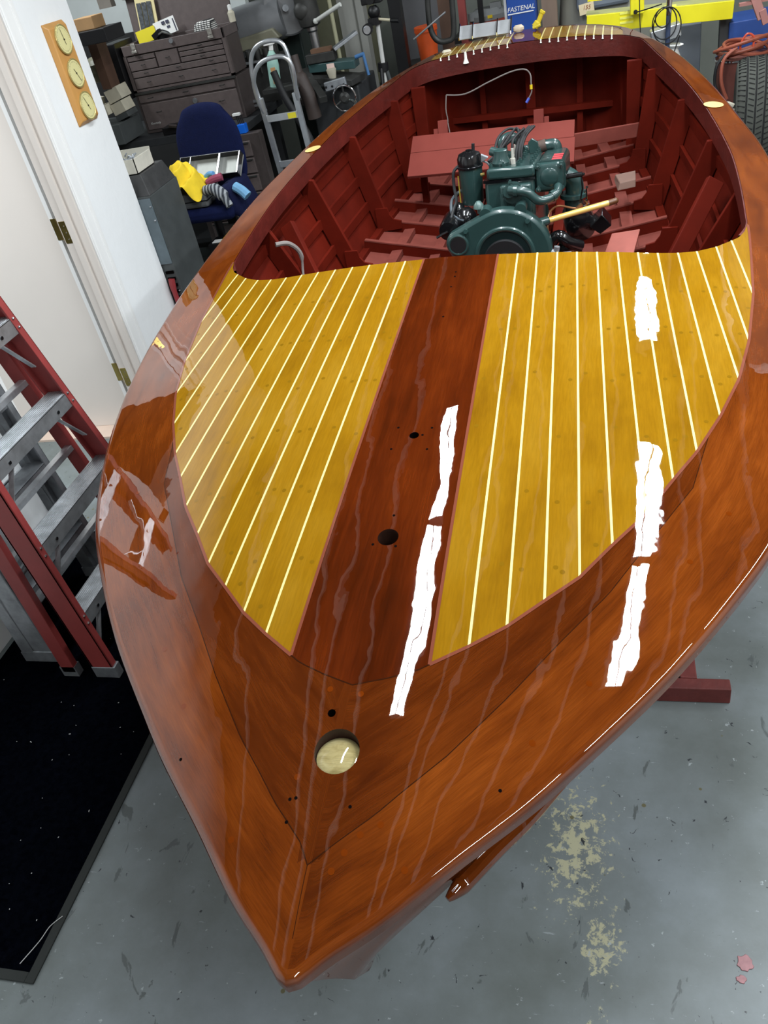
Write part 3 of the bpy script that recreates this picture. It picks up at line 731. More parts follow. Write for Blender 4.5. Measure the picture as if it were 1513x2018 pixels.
# spray rail
for sg in (-1, 1):
    P = [BL(sg*x, y, z) for x, y, z in [(.168,.728,-1.500),(.20,.77,-1.496),(.245,.835,-1.495),(.33,.955,-1.492),(.50,1.255,-1.488),(.61,1.60,-1.477),(.70,2.1,-1.452),(.75,2.6,-1.422)]]
    m_ = M(); P = crom(P, 8); R_ = [.006+.012*min(1, i/6) for i in range(len(P))]; m_.tube(P, R_, 10); o = obj('spray_rail', m_, MAHOG, boat)
    at = o.data.attributes.new('grain', 'FLOAT_VECTOR', 'POINT')
    for v in o.data.vertices: at.data[v.index].vector = (v.co.y, v.co.z*3, 5)
# --- deck holes: wells below the cut-outs, plus screw holes
WELLD = pm('hole_raw_edge', srgb(44,22,12), .5, var=.3, scale=60)
def well(w_, s_, R_, dep, mats, nm='deck_hole'):
    m_ = M(); tt = T(s_, w_); rings = []
    for dz in (0, -.012, -dep):
        rings.append([m_.bm.verts.new(BL(w_+math.cos(2*math.pi*i/28)*R_*1.01, s_+math.sin(2*math.pi*i/28)*R_*1.01, T(s_+math.sin(2*math.pi*i/28)*R_, w_+math.cos(2*math.pi*i/28)*R_)+dz-.0002)) for i in range(28)])
    m_.skin(rings, caps=False); m_.bm.faces.new(rings[-1]); return obj(nm, m_, mats, boat)
well(0,.791,.0405,.03, WELLD)
PALE = varnish('pale_varnished_blocking', [(.3, srgb(120,104,56)), (.5, srgb(164,150,104)), (.7, srgb(186,176,132))], fine=.2, gscale=(30, 45, 1))
m_ = M().lathe([(.0005,-.010),(.030,-.011),(.0395,-.016)], BL(0,.791,T(.791,0)), BU, 32); o = obj('hole_blocking', m_, PALE, boat); o['label'] = 'pale blocking seen through the bow hole'
at = o.data.attributes.new('grain', 'FLOAT_VECTOR', 'POINT')
for v in o.data.vertices: at.data[v.index].vector = (v.co.x, v.co.y, 5)
well(-.026,.859,.0075,.02, BLACK); well(0,1.264,.0225,.06, WELLD); well(.001,1.580,.0115,.05, BLACK)
BARE = pm('bare_wood_oval', srgb(226,196,122), .35, var=.06, coat=.5)
for (w_, s_) in [(-.063,.702),(-.053,.705),(-.059,.665),(.044,.701),(.284,.765),(-.299,.761),(-.043,1.608),(.040,1.606),(-.046,1.533),(.040,1.532),(.021,1.581),(.001,1.325),(-.029,1.243),(.021,1.240),(-.002,2.310),(-.001,2.284),(-.004,2.228),(-.004,2.074)]:
    n_ = TN(s_, w_); c3 = BL(w_, s_, T(s_, w_)); r_ = .0030
    o = obj('screw_hole', M().cyl(c3-n_*.002, c3+n_*.0004, r_, 12), BLACK, boat, smooth=False)
for sg in (-1, 1):
    w_, s_ = sg*.802, 3.527; m_ = M(); vs = [m_.bm.verts.new(BL(w_+math.cos(a_)*.036, s_+math.sin(a_)*.032, T(s_+math.sin(a_)*.032, w_+math.cos(a_)*.036)+.0022)) for a_ in [2*math.pi*i/30 for i in range(30)]]; m_.bm.faces.new(vs)
    vs2 = [BL(w_+math.cos(a_)*.037, s_+math.sin(a_)*.033, T(s_, w_)) for a_ in [2*math.pi*i/30 for i in range(30)]]
    o = obj('side_deck_fitting', m_, BARE, boat, smooth=False); o['label'] = 'pale oval fitting pad'
# --- aft deck: planks with cream seams each side of a mahogany centre plank
FRONT = lambda w_: 4.672-.022*(abs(w_)/.47)**2
def aft_back(w_):
    return lerp_tab(abs(w_), [0,.19,.30,.39,.452,.475], [5.022,5.012,4.985,4.94,4.86,4.76])
for lo, hi_, mats, nm in ((-.475,-.077,[BLOND,SEAM],'aft_deck_planking'), (.077,.475,[BLOND,SEAM],'aft_deck_planking'), (-.077,.077,[MAHOG_DARK,SEAM],'aft_king_plank')):
    d = Deck(); K = 20; n = 14; rows = []
    for k in range(K+1):
        w_ = lo+(hi_-lo)*k/K; rows.append([(w_, FRONT(w_)+(aft_back(w_)-FRONT(w_))*j/n) for j in range(n+1)])
    d.strip(rows, [[(p[1], p[0]*.6+30, 2) for p in r] for r in rows], 0)
    if nm == 'aft_deck_planking':
        sg = 1 if lo > 0 else -1; w_ = .083
        while w_ < .46: d.line([(sg*w_, FRONT(w_)), (sg*w_, aft_back(w_)-.004)], .0062, 1, .0008); w_ += .0425
    d.build(nm, mats, boat)
# caulk ends and drips hanging over the aft deck edge
dm = M(); w_ = .083; WH = pm('white_sealant', srgb(238,236,226), .5, var=.03)
while w_ < .46:
    for sg in (-1, 1):
        L_ = .012+.006*random.random(); L_ = .05 if (sg < 0 and abs(w_-.295) < .03) else L_
        p = BL(sg*w_, FRONT(w_)-.006, T(4.66, w_)); dm.tube([p+BU*.001, p-BU*L_*.6, p-BU*L_], [.004,.003,.0055] if L_ < .04 else [.006,.008,.016], 7)
    w_ += .0425
o = obj('sealant_drips', dm, WH, boat); o['kind'] = 'stuff'
# --- carlin round the cockpit and the deck beam aft
def carlin(P, d0, d1, wid, name, mats, inward=True):
    "P: 2D points; a board hanging under the inner edge"
    P = polyres(smooth2(P, 4), 90); ring_rows = []
    for q in (0, 1, 2, 3):
        row = []
        for i, p in enumerate(P):
            t_ = (P[min(i+1, 90)]-P[max(i-1, 0)]).normalized(); nn = Vector((-t_.y, t_.x)); k = i/90; dd = d0+(d1-d0)*k
            inn = p + nn*(.004 if q in (0, 1) else -wid); z = T(inn.y, inn.x)-(.003 if q in (0, 3) else dd)
            row.append((inn.x, inn.y, z))
        ring_rows.append(row)
    return ring_rows
for sg in (-1, 1):
    rr = carlin([(p[0], p[1]) for p in [(.800,2.50),(.826,2.56)]+INN_C[2:]+[(.40,4.658),(.28,4.665),(.14,4.670),(0,4.672)]], .062, .098, .03, '', None)
    # make sure first pair faces the cockpit
    m_ = M(); rows = [[BL(sg*p[0], p[1], p[2]) for p in r] for r in rr]; rows.append(rows[0]); m_.grid(rows)
    obj('carlin', m_, CARLIN, boat, angle=30)
rows = []
for (ds, top) in ((-.003,.002),(-.003,.05),(-.03,.05),(-.03,.006),(-.003,.002)):
    rows.append([BL(w_, (lerp_tab(abs(w_), [.114,.57,.676,.73,.774], [2.40,2.384,2.396,2.424,2.462]) if abs(w_) > .114 else 2.402)+ds, T(2.39+ds, w_)-.002-top) for w_ in [-.774+1.548*i/40 for i in range(41)]])
obj('foredeck_beam', M().grid(rows), CARLIN, boat, angle=30)
# --- frames, floors, battens
def prof_at(s_):
    "inner hull section at station s_: list of (w,t) sheer -> chine -> keel"
    i = min(range(60, NT-10), key=lambda i: abs(outer[i].y-s_)); ic = min(range(60, NT-10), key=lambda j: abs(chine[j].y-s_)); ik = min(range(60, NT-10), key=lambda j: abs(keel[j].y-s_))
    w_, s2, t_ = sheerpt(i, .034, .039); return (w_, t_), (chine[ic].x-.032, chine[ic].z+.027), (0, keel[ik].z+.027)
def ribs():
    for n_, s_ in enumerate((2.52, 2.74, 2.95, 3.17, 3.38, 3.60, 3.82, 4.04, 4.27, 4.5)):
        (ws, ts), (wc, tcn), (wk, tk) = prof_at(s_); wide = n_ % 2 == 0; dep = .075; th = .022
        for sg in (-1, 1) if wide else ():
            q = []
            for yy in (s_-th/2, s_+th/2):
                q.append([BL(sg*p[0], yy, p[1]) for p in ((ws-.002, ts-.02), (ws-dep*1.1, ts-.03), (wc-dep*.8, tcn+.06), (wc-.005, tcn))])
            obj('side_frame', M().hexa(q[0]+q[1]), OXRED, boat, smooth=False, bevel=.002)
        # floor timber across the bottom (both sides, V shape)
        fh = .075
        m_ = M()
        for sg in (-1, 1):
            q = []
            for yy in (s_-th/2, s_+th/2):
                q.append([BL(sg*p[0], yy, p[1]) for p in ((0, tk), (wc, tcn), (wc-.01, tcn+fh), (0, tk+fh))])
            m_.hexa(q[0]+q[1])
        obj('floor_timber', m_, OXTOP if False else OXRED, boat, smooth=False, bevel=.002)
        m_ = M()   # top faces, lightened for dust and the light from above
        for sg in (-1, 1):
            q = []
            for yy in (s_-th/2-.001, s_+th/2+.001):
                q.append([BL(sg*p[0], yy, p[1]) for p in ((0, tk+fh-.004), (wc-.012, tcn+fh-.004), (wc-.012, tcn+fh+.002), (0, tk+fh+.002))])
            m_.hexa(q[0]+q[1])
        obj('floor_cap', m_, OXTOP, boat, smooth=False)
        if wide:
            for sg in (-1, 1):      # gusset at the chine
                pl = [(wc-.002, tcn+.02), (wc-.12, tcn+.03), (wc-.12, tcn+.066), (wc-.085, tcn+.075), (wc-.066, tcn+.10), (wc-.06, tcn+.13), (wc-.002, tcn+.13)]
                obj('chine_gusset', M().prism([BL(sg*p[0], s_-th/2-.012, p[1]) for p in pl], BA*.012), OXRED, boat, smooth=False)
ribs()
for sg in (-1, 1):
    for fr, wd in ((.22,.045),(.50,.045),(.76,.05)):           # bottom battens
        m_ = M(); P = []
        for s_ in [2.3+.1*i for i in range(25)]:
            _, (wc, tcn), (wk, tk) = prof_at(min(s_, 4.72)); P.append((wc*fr, s_, tk+(tcn-tk)*fr+.040))
        for a_, b2 in zip(P, P[1:]): m_.bar(BL(sg*a_[0], a_[1], a_[2]), BL(sg*b2[0], b2[1]+.001, b2[2]), wd, .022)
        obj('bottom_batten', m_, OXTOP, boat, smooth=False)
    for v in (.22,.46,.70):                                   # side battens
        m_ = M(); P = []
        for s_ in [2.3+.1*i for i in range(24)]:
            (ws, ts), (wc, tcn), _ = prof_at(min(s_, 4.7)); P.append((ws+(wc-ws)*v-.004, s_, ts+(tcn-ts)*v))
        for a_, b2 in zip(P, P[1:]): m_.bar(BL(sg*a_[0], a_[1], a_[2]), BL(sg*b2[0], b2[1]+.001, b2[2]), .014, .04)
        obj('side_batten', m_, OXRED, boat, smooth=False)
    # chine log and engine bearers
    m_ = M(); P = []
    for s_ in [2.3+.1*i for i in range(24)]:
        _, (wc, tcn), _ = prof_at(min(s_, 4.7)); P.append((wc-.015, s_, tcn+.02))
    for a_, b2 in zip(P, P[1:]): m_.bar(BL(sg*a_[0], a_[1], a_[2]), BL(sg*b2[0], b2[1]+.001, b2[2]), .035, .04)
    obj('chine_log', m_, OXRED, boat, smooth=False)
    obj('engine_bearer', M().bar(BL(sg*.17+.04, 2.45, -1.47), BL(sg*.17+.04, 4.5, -1.26), .045, .12), OXRED, boat, smooth=False, bevel=.003)
# bottom between the frames, coloured lighter for dust and the light falling in
m_ = M()
for sg in (-1, 1):
    rows = []
    for s_ in [2.3+.08*i for i in range(31)]:
        _, (wc, tcn), (wk, tk) = prof_at(min(s_, 4.72)); rows.append([BL(sg*wc*k/6, s_, tk+(tcn-tk)*k/6+.028) for k in range(7)])
    m_.grid(rows)
obj('bottom_boards', m_, OXTOP, boat)
# pair of loose-looking uprights and transom framing
for sg in (-1, 1):
    q = []
    for yy in (4.50, 4.53): q.append([BL(sg*p[0], yy, p[1]) for p in ((.50,-1.24),(.555,-1.24),(.565,-.80),(.495,-.80))])
    obj('quarter_post', M().hexa(q[0]+q[1]), OXRED, boat, smooth=False, bevel=.003)
q = [(-.26,.03), (0,.05), (.26,.03)]
for w_, wd in q:
    obj('transom_post', M().bar(BL(w_, 4.93, -1.24), BL(w_, 4.93, -.76), wd, .03, tuple(BA)), OXRED, boat, smooth=False)
obj('transom_rail', M().bar(BL(-.50,4.90,-1.06), BL(.50,4.90,-1.06), .03, .03), OXRED, boat, smooth=False)
obj('crossboard', M().bar(BL(.20,4.30,-1.085), BL(.585,4.30,-1.06), .018, .062), OXTOP, boat, smooth=False, bevel=.002)
# --- wiring stapled under the deck beam
WIRE = pm('grey_wire', srgb(120,112,108), .6, var=.1)
wr = M(); wr.tube([BL(*p) for p in [(-.40,4.58,-.865),(-.30,4.58,-.87),(-.18,4.58,-.83),(-.07,4.6,-.80),(.0,4.6,-.795),(.03,4.6,-.82),(.035,4.58,-.86),(.035,4.58,-.90),(.01,4.58,-.94)]], .0035, 6, smooth=6)
wr.tube([BL(*p) for p in [(-.40,4.58,-.865),(-.405,4.56,-.93),(-.40,4.55,-.99),(-.42,4.5,-1.04),(-.42,4.45,-1.10)]], .003, 6, smooth=6)
wr.tube([BL(*p) for p in [(-.40,4.55,-.99),(-.385,4.5,-1.04),(-.38,4.45,-1.08)]], .0025, 6, smooth=4)
w0 = obj('wiring', wr, WIRE, boat)
obj('yellow_connector', M().cyl(BL(.0345,4.579,-.865), BL(.035,4.578,-.885), .007, 8), pm('yellow_plastic', srgb(226,196,40), .4), w0)
obj('blue_connector', M().cyl(BL(.022,4.579,-.925), BL(.008,4.578,-.945), .007, 8), pm('blue_plastic', srgb(70,90,190), .4), w0)
wr = M(); wr.tube([BL(*p) for p in [(-.76,2.80,-.96),(-.72,2.83,-.97),(-.69,2.85,-1.02),(-.69,2.83,-1.10),(-.66,2.78,-1.17),(-.62,2.7,-1.23),(-.56,2.6,-1.30)]], [.009]*14+[.005]*24, 8, smooth=6)
obj('wiring', wr, WIRE, boat)
obj('wiring', M().tube([BL(*p) for p in [(-.44,2.95,-1.25),(-.43,3.05,-1.20),(-.38,3.08,-1.19),(-.30,3.0,-1.22),(-.2,2.9,-1.28)]], .006, 8, smooth=6), WIRE, boat)
# ================================================================== THINGS IN THE BOAT
E3 = lambda w, s, t: BL(w, s, t)
eng = thing('marine_engine', 'dark green four cylinder inboard engine with black oil filter cap, in the red cockpit', 'engine', BL(.06, 3.2, -1.30))
def EO(nm, m, mat, par=None, **k): return obj(nm, m, mat, par or eng, **k)
def BE(w, s, t): return BL(w, s, t-.145*(s-3.08))      # the engine sits nose-up on its bearers
# flywheel housing: stepped bell with a lug to port side of the picture
def ringpts(c, r, s_, n=48, k=1.0): return [BE(c[0]+math.cos(a)*r, s_, c[1]+math.sin(a)*r*k) for a in [2*math.pi*i/n for i in range(n)]]
hc = (.062, -1.142)
def tear(R, lugc, lugr, s_, n=40):
    "outline: big circle + lug circle hull"
    pts = [(hc[0]+math.cos(2*math.pi*i/n)*R, hc[1]+math.sin(2*math.pi*i/n)*R) for i in range(n)] + [(lugc[0]+math.cos(2*math.pi*i/n)*lugr, lugc[1]+math.sin(2*math.pi*i/n)*lugr) for i in range(n)]
    pts = sorted(set(pts)); 
    def half(P):
        h = []
        for p in P:
            while len(h) > 1 and (h[-1][0]-h[-2][0])*(p[1]-h[-2][1])-(h[-1][1]-h[-2][1])*(p[0]-h[-2][0]) <= 0: h.pop()
            h.append(p)
        return h[:-1]
    return [BE(p[0], s_, p[1]) for p in half(pts)+half(pts[::-1])]
lug = (-.108, -1.085)
m = M(); m.prism(tear(.172, lug, .047, 2.955), BA*.055); bell = EO('flywheel_housing', m, ENG, bevel=.012)
m = M(); m.lathe([(.166,0),(.166,.03),(.160,.06),(.14,.07)], BE(hc[0],3.0,hc[1]), BA, 48); EO('bell_rear', m, ENG, bell)
EO('raised_rim', M().tube(ringpts(hc,.104,2.955), .010, 10, close=True), ENG, bell)
m = M(); m.lathe([(.108,0),(.106,.004)], BE(hc[0],2.950,hc[1]), BA, 40); EO('flywheel_recess', m, pm('recess_shade_green', srgb(20,34,34), .35, coat=.3), bell)  # darker green disc paints the shade inside the rim
m = M(); m.lathe([(.075,-.012),(.078,.0),(.055,.004)], BE(hc[0],2.948,hc[1]-.01), BA, 36); m.lathe([(.03,-.03),(.032,0)], BE(hc[0],2.948,hc[1]-.01), BA, 24); EO('flywheel', m, RUB, bell)
m = M(); m.lathe([(.030,-.004),(.030,.004)], BE(lug[0],2.952,lug[1]), BA, 24); EO('rubber_plug', m, RUB, bell)
EO('lug_rim', M().tube([BE(lug[0]+math.cos(a)*.034,2.953,lug[1]+math.sin(a)*.034) for a in [2*math.pi*i/28 for i in range(28)]], .006, 8, close=True), ENG, bell)
m = M()
for (w_, t_) in ((-.075,-1.035),(.150,-1.015)): m.cyl(BE(w_,2.943,t_), BE(w_,2.96,t_), .009, 6)
EO('bolts', m, ENG, bell, smooth=False)
# ears on the bell
for (w_, t_) in ((-.001,-.985),(.125,-.978)): EO('mounting_ear', M().lathe([(.022,0),(.022,.05)], BE(w_,2.965,t_), BA, 20), ENG, bell)
# block
m = M()
q = lambda w0, w1, s0, s1, t0, t1: [BE(w0,s0,t0),BE(w1,s0,t0),BE(w1,s1,t0),BE(w0,s1,t0),BE(w0,s0,t1),BE(w1,s0,t1),BE(w1,s1,t1),BE(w0,s1,t1)]
m.hexa(q(-.012,.168,3.08,3.56,-1.25,-.885)); blk = EO('engine_block', m, ENG, bevel=.012)
m = M(); m.hexa(q(-.002,.172,3.07,3.55,-.882,-.842)); head = EO('cylinder_head', m, ENG, bevel=.010)
m = M(); m.hexa(q(-.016,.172,3.075,3.56,-.892,-.882)); EO('head_gasket', m, BLK, blk, smooth=False)
for i in range(7):
    for w_ in (.012,.058,.112,.158):
        c3 = BE(w_, 3.10+i*.07, -.842); EO('head_nut', M().lathe([(.0075,0),(.0075,.012),(.004,.0121),(.004,.018)], c3, BU, 6), ENG, head, smooth=False)
m = M()
for i in range(4):
    c3 = BE(.086, 3.16+i*.105, -.842); m.cyl(c3, c3+BU*.02, .010, 6); m.cyl(c3+BU*.02, c3+BU*.055, .0055, 10)
EO('spark_plugs', m, pm('porcelain', srgb(190,186,176), .3), head)
m = M(); m.lathe([(.030,0),(.034,.015),(.026,.03),(.024,.055),(.018,.058)], BE(.045,3.14,-.842), BU, 20); m.cyl(BE(.045,3.14,-.80),BE(.01,3.16,-.79),.016,14); th = EO('thermostat_neck', m, ENG, head)
m = M(); m.tube([BE(.02,3.42,-.84),BE(.02,3.42,-.79),BE(.05,3.44,-.775),BE(.09,3.46,-.80)], .02, 12, smooth=5); m.lathe([(.035,0),(.035,.012)], BE(.02,3.42,-.842), BU, 20); EO('water_elbow', m, ENG, head)
m = M(); m.prism([BE(.125,3.40,-.842),BE(.165,3.40,-.842),BE(.158,3.40,-.80),BE(.135,3.40,-.785),BE(.12,3.40,-.80)], BA*.012); EO('lifting_bracket', m, ENG, head, bevel=.002)
# front boss with flange pipe
m = M(); m.hexa(q(.045,.160,3.045,3.085,-1.05,-.90)); EO('front_cover', m, ENG, blk, bevel=.010)
m = M(); m.cyl(BE(.095,3.02,-.925),BE(.095,3.05,-.925),.036,28); m.cyl(BE(.085,3.00,-.915),BE(.085,3.03,-.915),.022,20)
for a in range(3): m.cyl(BE(.085+math.cos(a*2.1+1.5)*.031,3.010,-.915+math.sin(a*2.1+1.5)*.031),BE(.085+math.cos(a*2.1+1.5)*.031,3.03,-.915+math.sin(a*2.1+1.5)*.031),.006,6)
EO('pump_flange', m, ENG, blk)
EO('coolant_pipe', M().tube([BE(*p) for p in [(.085,3.005,-.912),(.115,2.995,-.914),(.15,3.0,-.925),(.185,3.005,-.955),(.22,3.02,-.956),(.25,3.04,-.94),(.252,3.08,-.925)]], .0155, 14, smooth=7), ENG)
m = M(); m.tube([BE(.103,2.998,-.913),BE(.116,2.996,-.914)], .0195, 16); m.tube([BE(.232,3.028,-.95),BE(.243,3.036,-.945)], .0195, 16); EO('pipe_clamps', m, ENG)
# manifold
def roundrect(wc_, tc_, hw, ht, r, s_, n=6):
    P = []
    for cx_, cy_, a0 in ((hw-r,ht-r,0),(-hw+r,ht-r,90),(-hw+r,-ht+r,180),(hw-r,-ht+r,270)):
        for i in range(n+1):
            a = math.radians(a0+90*i/n); P.append(BE(wc_+cx_+math.cos(a)*r, s_, tc_+cy_+math.sin(a)*r))
    return P
m = M(); rings = [[m.bm.verts.new(p) for p in roundrect(.222,-.890,.052*k,.05*k,.026*k,s_)] for s_, k in ((3.083,.72),(3.088,.90),(3.10,.97),(3.12,1.0),(3.5,1.0),(3.52,.9))]
m.skin(rings); man = EO('exhaust_manifold', m, ENG)
m = M(); rings = [[m.bm.verts.new(p) for p in roundrect(.222,-.890,.056,.054,.022,s_)] for s_ in (3.108,3.122)]; m.skin(rings)
m.sph(BE(.222,3.088,-.890), .036, 20, (1,.35,1)); EO('end_cap', m, ENG, man)
m = M()
for a, b2 in ((-1,-1),(1,-1),(-1,1),(1,1)): m.cyl(BE(.222+a*.041,3.078,-.890+b2*.040),BE(.222+a*.041,3.11,-.890+b2*.040),.010,6); m.sph(BE(.222+a*.041,3.078,-.890+b2*.040),.006,8)
EO('bolts', m, ENG, man, smooth=False)
LABEL = pm('red_label', srgb(190,60,66), .5, var=.25, scale=60)
m = M()
for k in range(3): m.hexa(q(.226,.262,3.15+k*.06,3.19+k*.06,-.8405,-.8385))
EO('red_label', m, LABEL, man, smooth=False)
for k in range(4): EO('casting_mark', M().hexa(q(.188,.215,3.16+k*.08,3.165+k*.08,-.8405,-.8392)), ENG, man, smooth=False)
m = M(); m.tube([BE(.09,3.46,-.835),BE(.115,3.48,-.835),BE(.20,3.48,-.822),BE(.222,3.48,-.83),BE(.226,3.48,-.87)], .021, 14, smooth=6); ex = EO('exhaust_pipe', m, ENG)
EO('rusty_sleeve', M().tube([BE(.118,3.48,-.836),BE(.185,3.48,-.822)], .0235, 16), pm('rusty_brown_pipe', srgb(74,58,50), .7, var=.25, scale=40), ex)
# carburettor side on the right
m = M(); m.tube([BE(.27,3.2,-.905),BE(.30,3.2,-.93),(BE(.305,3.2,-.98))], .034, 16, smooth=6); m.lathe([(.05,0),(.05,.014)], BE(.30,3.2,-.985), BU, 24); m.lathe([(.03,-.06),(.034,-.02),(.034,0)], BE(.30,3.2,-.985), BU, 20); cb = EO('carburettor', m, ENG)
m = M(); m.cyl(BE(.26,3.15,-.905),BE(.335,3.15,-.900),.009,10); m.sph(BE(.338,3.15,-.900),.006,8); m.tube([BE(.33,3.15,-.90),BE(.335,3.14,-.95),BE(.325,3.14,-1.0)],.003,6); m.tube([BE(.35,3.1,-.945),BE(.352,3.1,-.99)],.0025,6); m.sph(BE(.352,3.1,-.94),.005,8); m.sph(BE(.345,3.1,-.955),.005,8); m.sph(BE(.350,3.1,-.985),.005,8); m.tube([BE(.36,3.1,-1.0),BE(.30,3.1,-1.02)],.003,6)
EO('throttle_linkage', m, BLK, cb)
COPP = pm('copper_line', (.42,.20,.10), .35, .9)
m = M(); m.tube([BE(*p) for p in [(.345,3.10,-.985),(.352,3.1,-1.0),(.335,3.1,-1.015),(.30,3.1,-1.01),(.25,3.08,-.995),(.222,3.05,-1.01),(.215,3.02,-1.05),(.222,3.02,-1.12),(.225,3.02,-1.20)]], .004, 8, smooth=8); m.cyl(BE(.318,3.1,-1.012),BE(.335,3.1,-1.0),.008,8); EO('copper_fuel_line', m, COPP)
# black generator to the right, starter at left
m = M(); m.lathe([(.03,0),(.055,.012),(.058,.04),(.058,.15),(.05,.165),(.02,.17)], BE(.33,3.16,-1.10), BR*-.15+BA*.95+BU*.05, 28); ge = EO('generator', m, BLK)
m = M(); m.prism([BE(.36,3.12,-1.09),BE(.405,3.12,-1.045),BE(.44,3.12,-1.09),BE(.40,3.12,-1.12)], BA*.10); EO('generator_bracket', m, BLK, ge, bevel=.003)
m = M(); m.tube([BE(.22,3.07,-1.13),BE(.25,3.06,-1.10),BE(.29,3.06,-1.13),BE(.33,3.08,-1.15)], .022, 12, smooth=5); m.sph(BE(.28,3.08,-1.15),.035,14); EO('black_pump', m, BLK)
m = M(); m.lathe([(.01,-.01),(.034,-.006),(.038,.01),(.038,.12),(.02,.13)], BE(-.155,3.03,-1.045), BA, 24); m.tube([BE(-.155,3.02,-1.045),BE(-.20,3.02,-1.065)],.005,8); st = EO('starter_motor', m, BLK)
m = M(); m.sph(BE(-.10,3.12,-1.02),.045,16); m.sph(BE(-.13,3.14,-.99),.03,14); m.cyl(BE(-.12,3.05,-1.06),BE(-.06,3.05,-1.05),.02,12); EO('distributor_body', m, BLK)
EO('battery_cable', M().tube([BE(*p) for p in [(-.115,3.16,-.83),(-.135,3.15,-.85),(-.137,3.14,-.90),(-.13,3.12,-.95),(-.14,3.1,-.98),(-.15,3.06,-1.02)]], .006, 8, smooth=6), RUB)
EO('oil_hose', M().tube([BE(*p) for p in [(-.115,3.17,-.92),(-.15,3.14,-.95),(-.145,3.1,-1.0),(-.10,3.08,-1.02)]], .006, 8, smooth=6), pm('grey_hose', srgb(70,78,84), .5))
# oil filter canister
m = M(); m.lathe([(.040,-.135),(.042,-.13),(.045,0)], BE(-.075,3.17,-.835), BU, 32); fl = EO('oil_filter', m, ENG)
m = M(); m.lathe([(.049,0),(.049,.006),(.045,.008)], BE(-.075,3.17,-.838), BU, 32); EO('filter_clamp', m, BLK, fl)
m = M(); m.lathe([(.0455,0),(.046,.028),(.040,.042),(.022,.050),(.003,.052)], BE(-.075,3.17,-.834), BU, 32); m.lathe([(.012,.05),(.012,.056),(.004,.058)], BE(-.075,3.17,-.834), BU, 16); cp_ = EO('filter_cap', m, BLK, fl); cp_['label'] = 'glossy black filter cap'
EO('vent_pipe', M().tube([BE(-.062,3.19,-.79),BE(-.060,3.19,-.76)], .006, 8), RUB, fl)
EO('yellow_stripe', M().bar(BE(-.118,3.145,-.97), BE(-.119,3.145,-.865), .003, .004), pm('yellow_stripe', srgb(150,130,40), .5), fl, smooth=False)
m = M(); m.prism([BE(-.03,3.16,-.80),BE(-.005,3.16,-.812),BE(-.03,3.16,-.825)], BA*.02); m.tube([BE(-.03,3.17,-.82),BE(-.01,3.17,-.83),BE(.0,3.17,-.845)],.004,6); EO('filter_bracket', m, ALUD, fl)
m = M(); m.lathe([(.020,0),(.018,.012),(.008,.024),(.002,.026)], BE(-.036,3.05,-.972), BU, 20); m.lathe([(.006,-.02),(.006,0)], BE(-.036,3.05,-.972), BU, 10); EO('breather_cap', m, pm('pale_green_enamel', srgb(84,108,104), .3, coat=.3))
EO('brass_fitting', M().cyl(BE(-.03,3.12,-.865), BE(-.015,3.12,-.863), .006, 8), BRASS)
# ignition leads
m = M()
for P in ([(.086,3.16,-.80),(.09,3.18,-.76),(.12,3.26,-.735),(.10,3.3,-.75),(.03,3.24,-.80),(-.01,3.2,-.83)], [(.086,3.265,-.80),(.10,3.27,-.745),(.085,3.28,-.735),(.04,3.24,-.79),(-.012,3.2,-.84)],
          [(.086,3.37,-.80),(.10,3.36,-.76),(.06,3.34,-.735),(.02,3.3,-.76),(.005,3.25,-.82)], [(.086,3.475,-.80),(.09,3.46,-.765),(.07,3.44,-.75),(.03,3.38,-.78),(.01,3.3,-.83)]): m.tube([BE(*p) for p in P], .0048, 8, smooth=7)
for w_ in (.090,.100,.108): m.tube([BE(w_,3.22,-.845),BE(w_+.004,3.24,-.80),BE(w_+.018,3.28,-.76),BE(w_+.045,3.33,-.735)], .0055, 8, smooth=5)
EO('ignition_leads', m, RUB)
# handle: pale yellow bar with brown end
m = M(); m.tube([BE(.215,3.03,-1.035), BE(.43,3.10,-1.002)], .0105, 14); hd = EO('wooden_lever', m, pm('pale_yellow_bar', srgb(212,176,92), .3, var=.06, coat=.5)); hd['label'] = 'pale yellow lever'
m = M(); m.tube([BE(.428,3.099,-1.003), BE(.452,3.107,-.998)], .0112, 14); m.sph(BE(.452,3.107,-.998), .0112, 12); EO('brown_tip', m, pm('brown_tip', srgb(92,56,30), .4), hd)
m = M(); m.cyl(BE(.155,3.01,-1.045),BE(.215,3.03,-1.035),.017,16); m.cyl(BE(.205,3.027,-1.037),BE(.22,3.032,-1.034),.013,14); EO('lever_socket', m, ENG)
m = M(); m.tube([BE(.235,2.97,-1.15),BE(.30,2.97,-1.15)], .008, 8); m.cyl(BE(.24,2.97,-1.165),BE(.25,2.97,-1.12),.011,6); m.cyl(BE(.225,2.97,-1.14),BE(.245,2.97,-1.15),.015,8); EO('lower_bolts', m, ALUD)
# gearbox aft and feet
m = M(); m.lathe([(.11,0),(.10,.06),(.07,.12),(.06,.25),(.03,.27)], BE(.07,3.56,-1.10), BA*1+BU*-.02, 28); EO('gearbox', m, ENG)
for sg in (-1, 1):
    EO('mounting_foot', M().hexa(q(.06+sg*.15-.04,.06+sg*.15+.04,3.1,3.16,-1.27,-1.235)), ENG, smooth=False, bevel=.003)

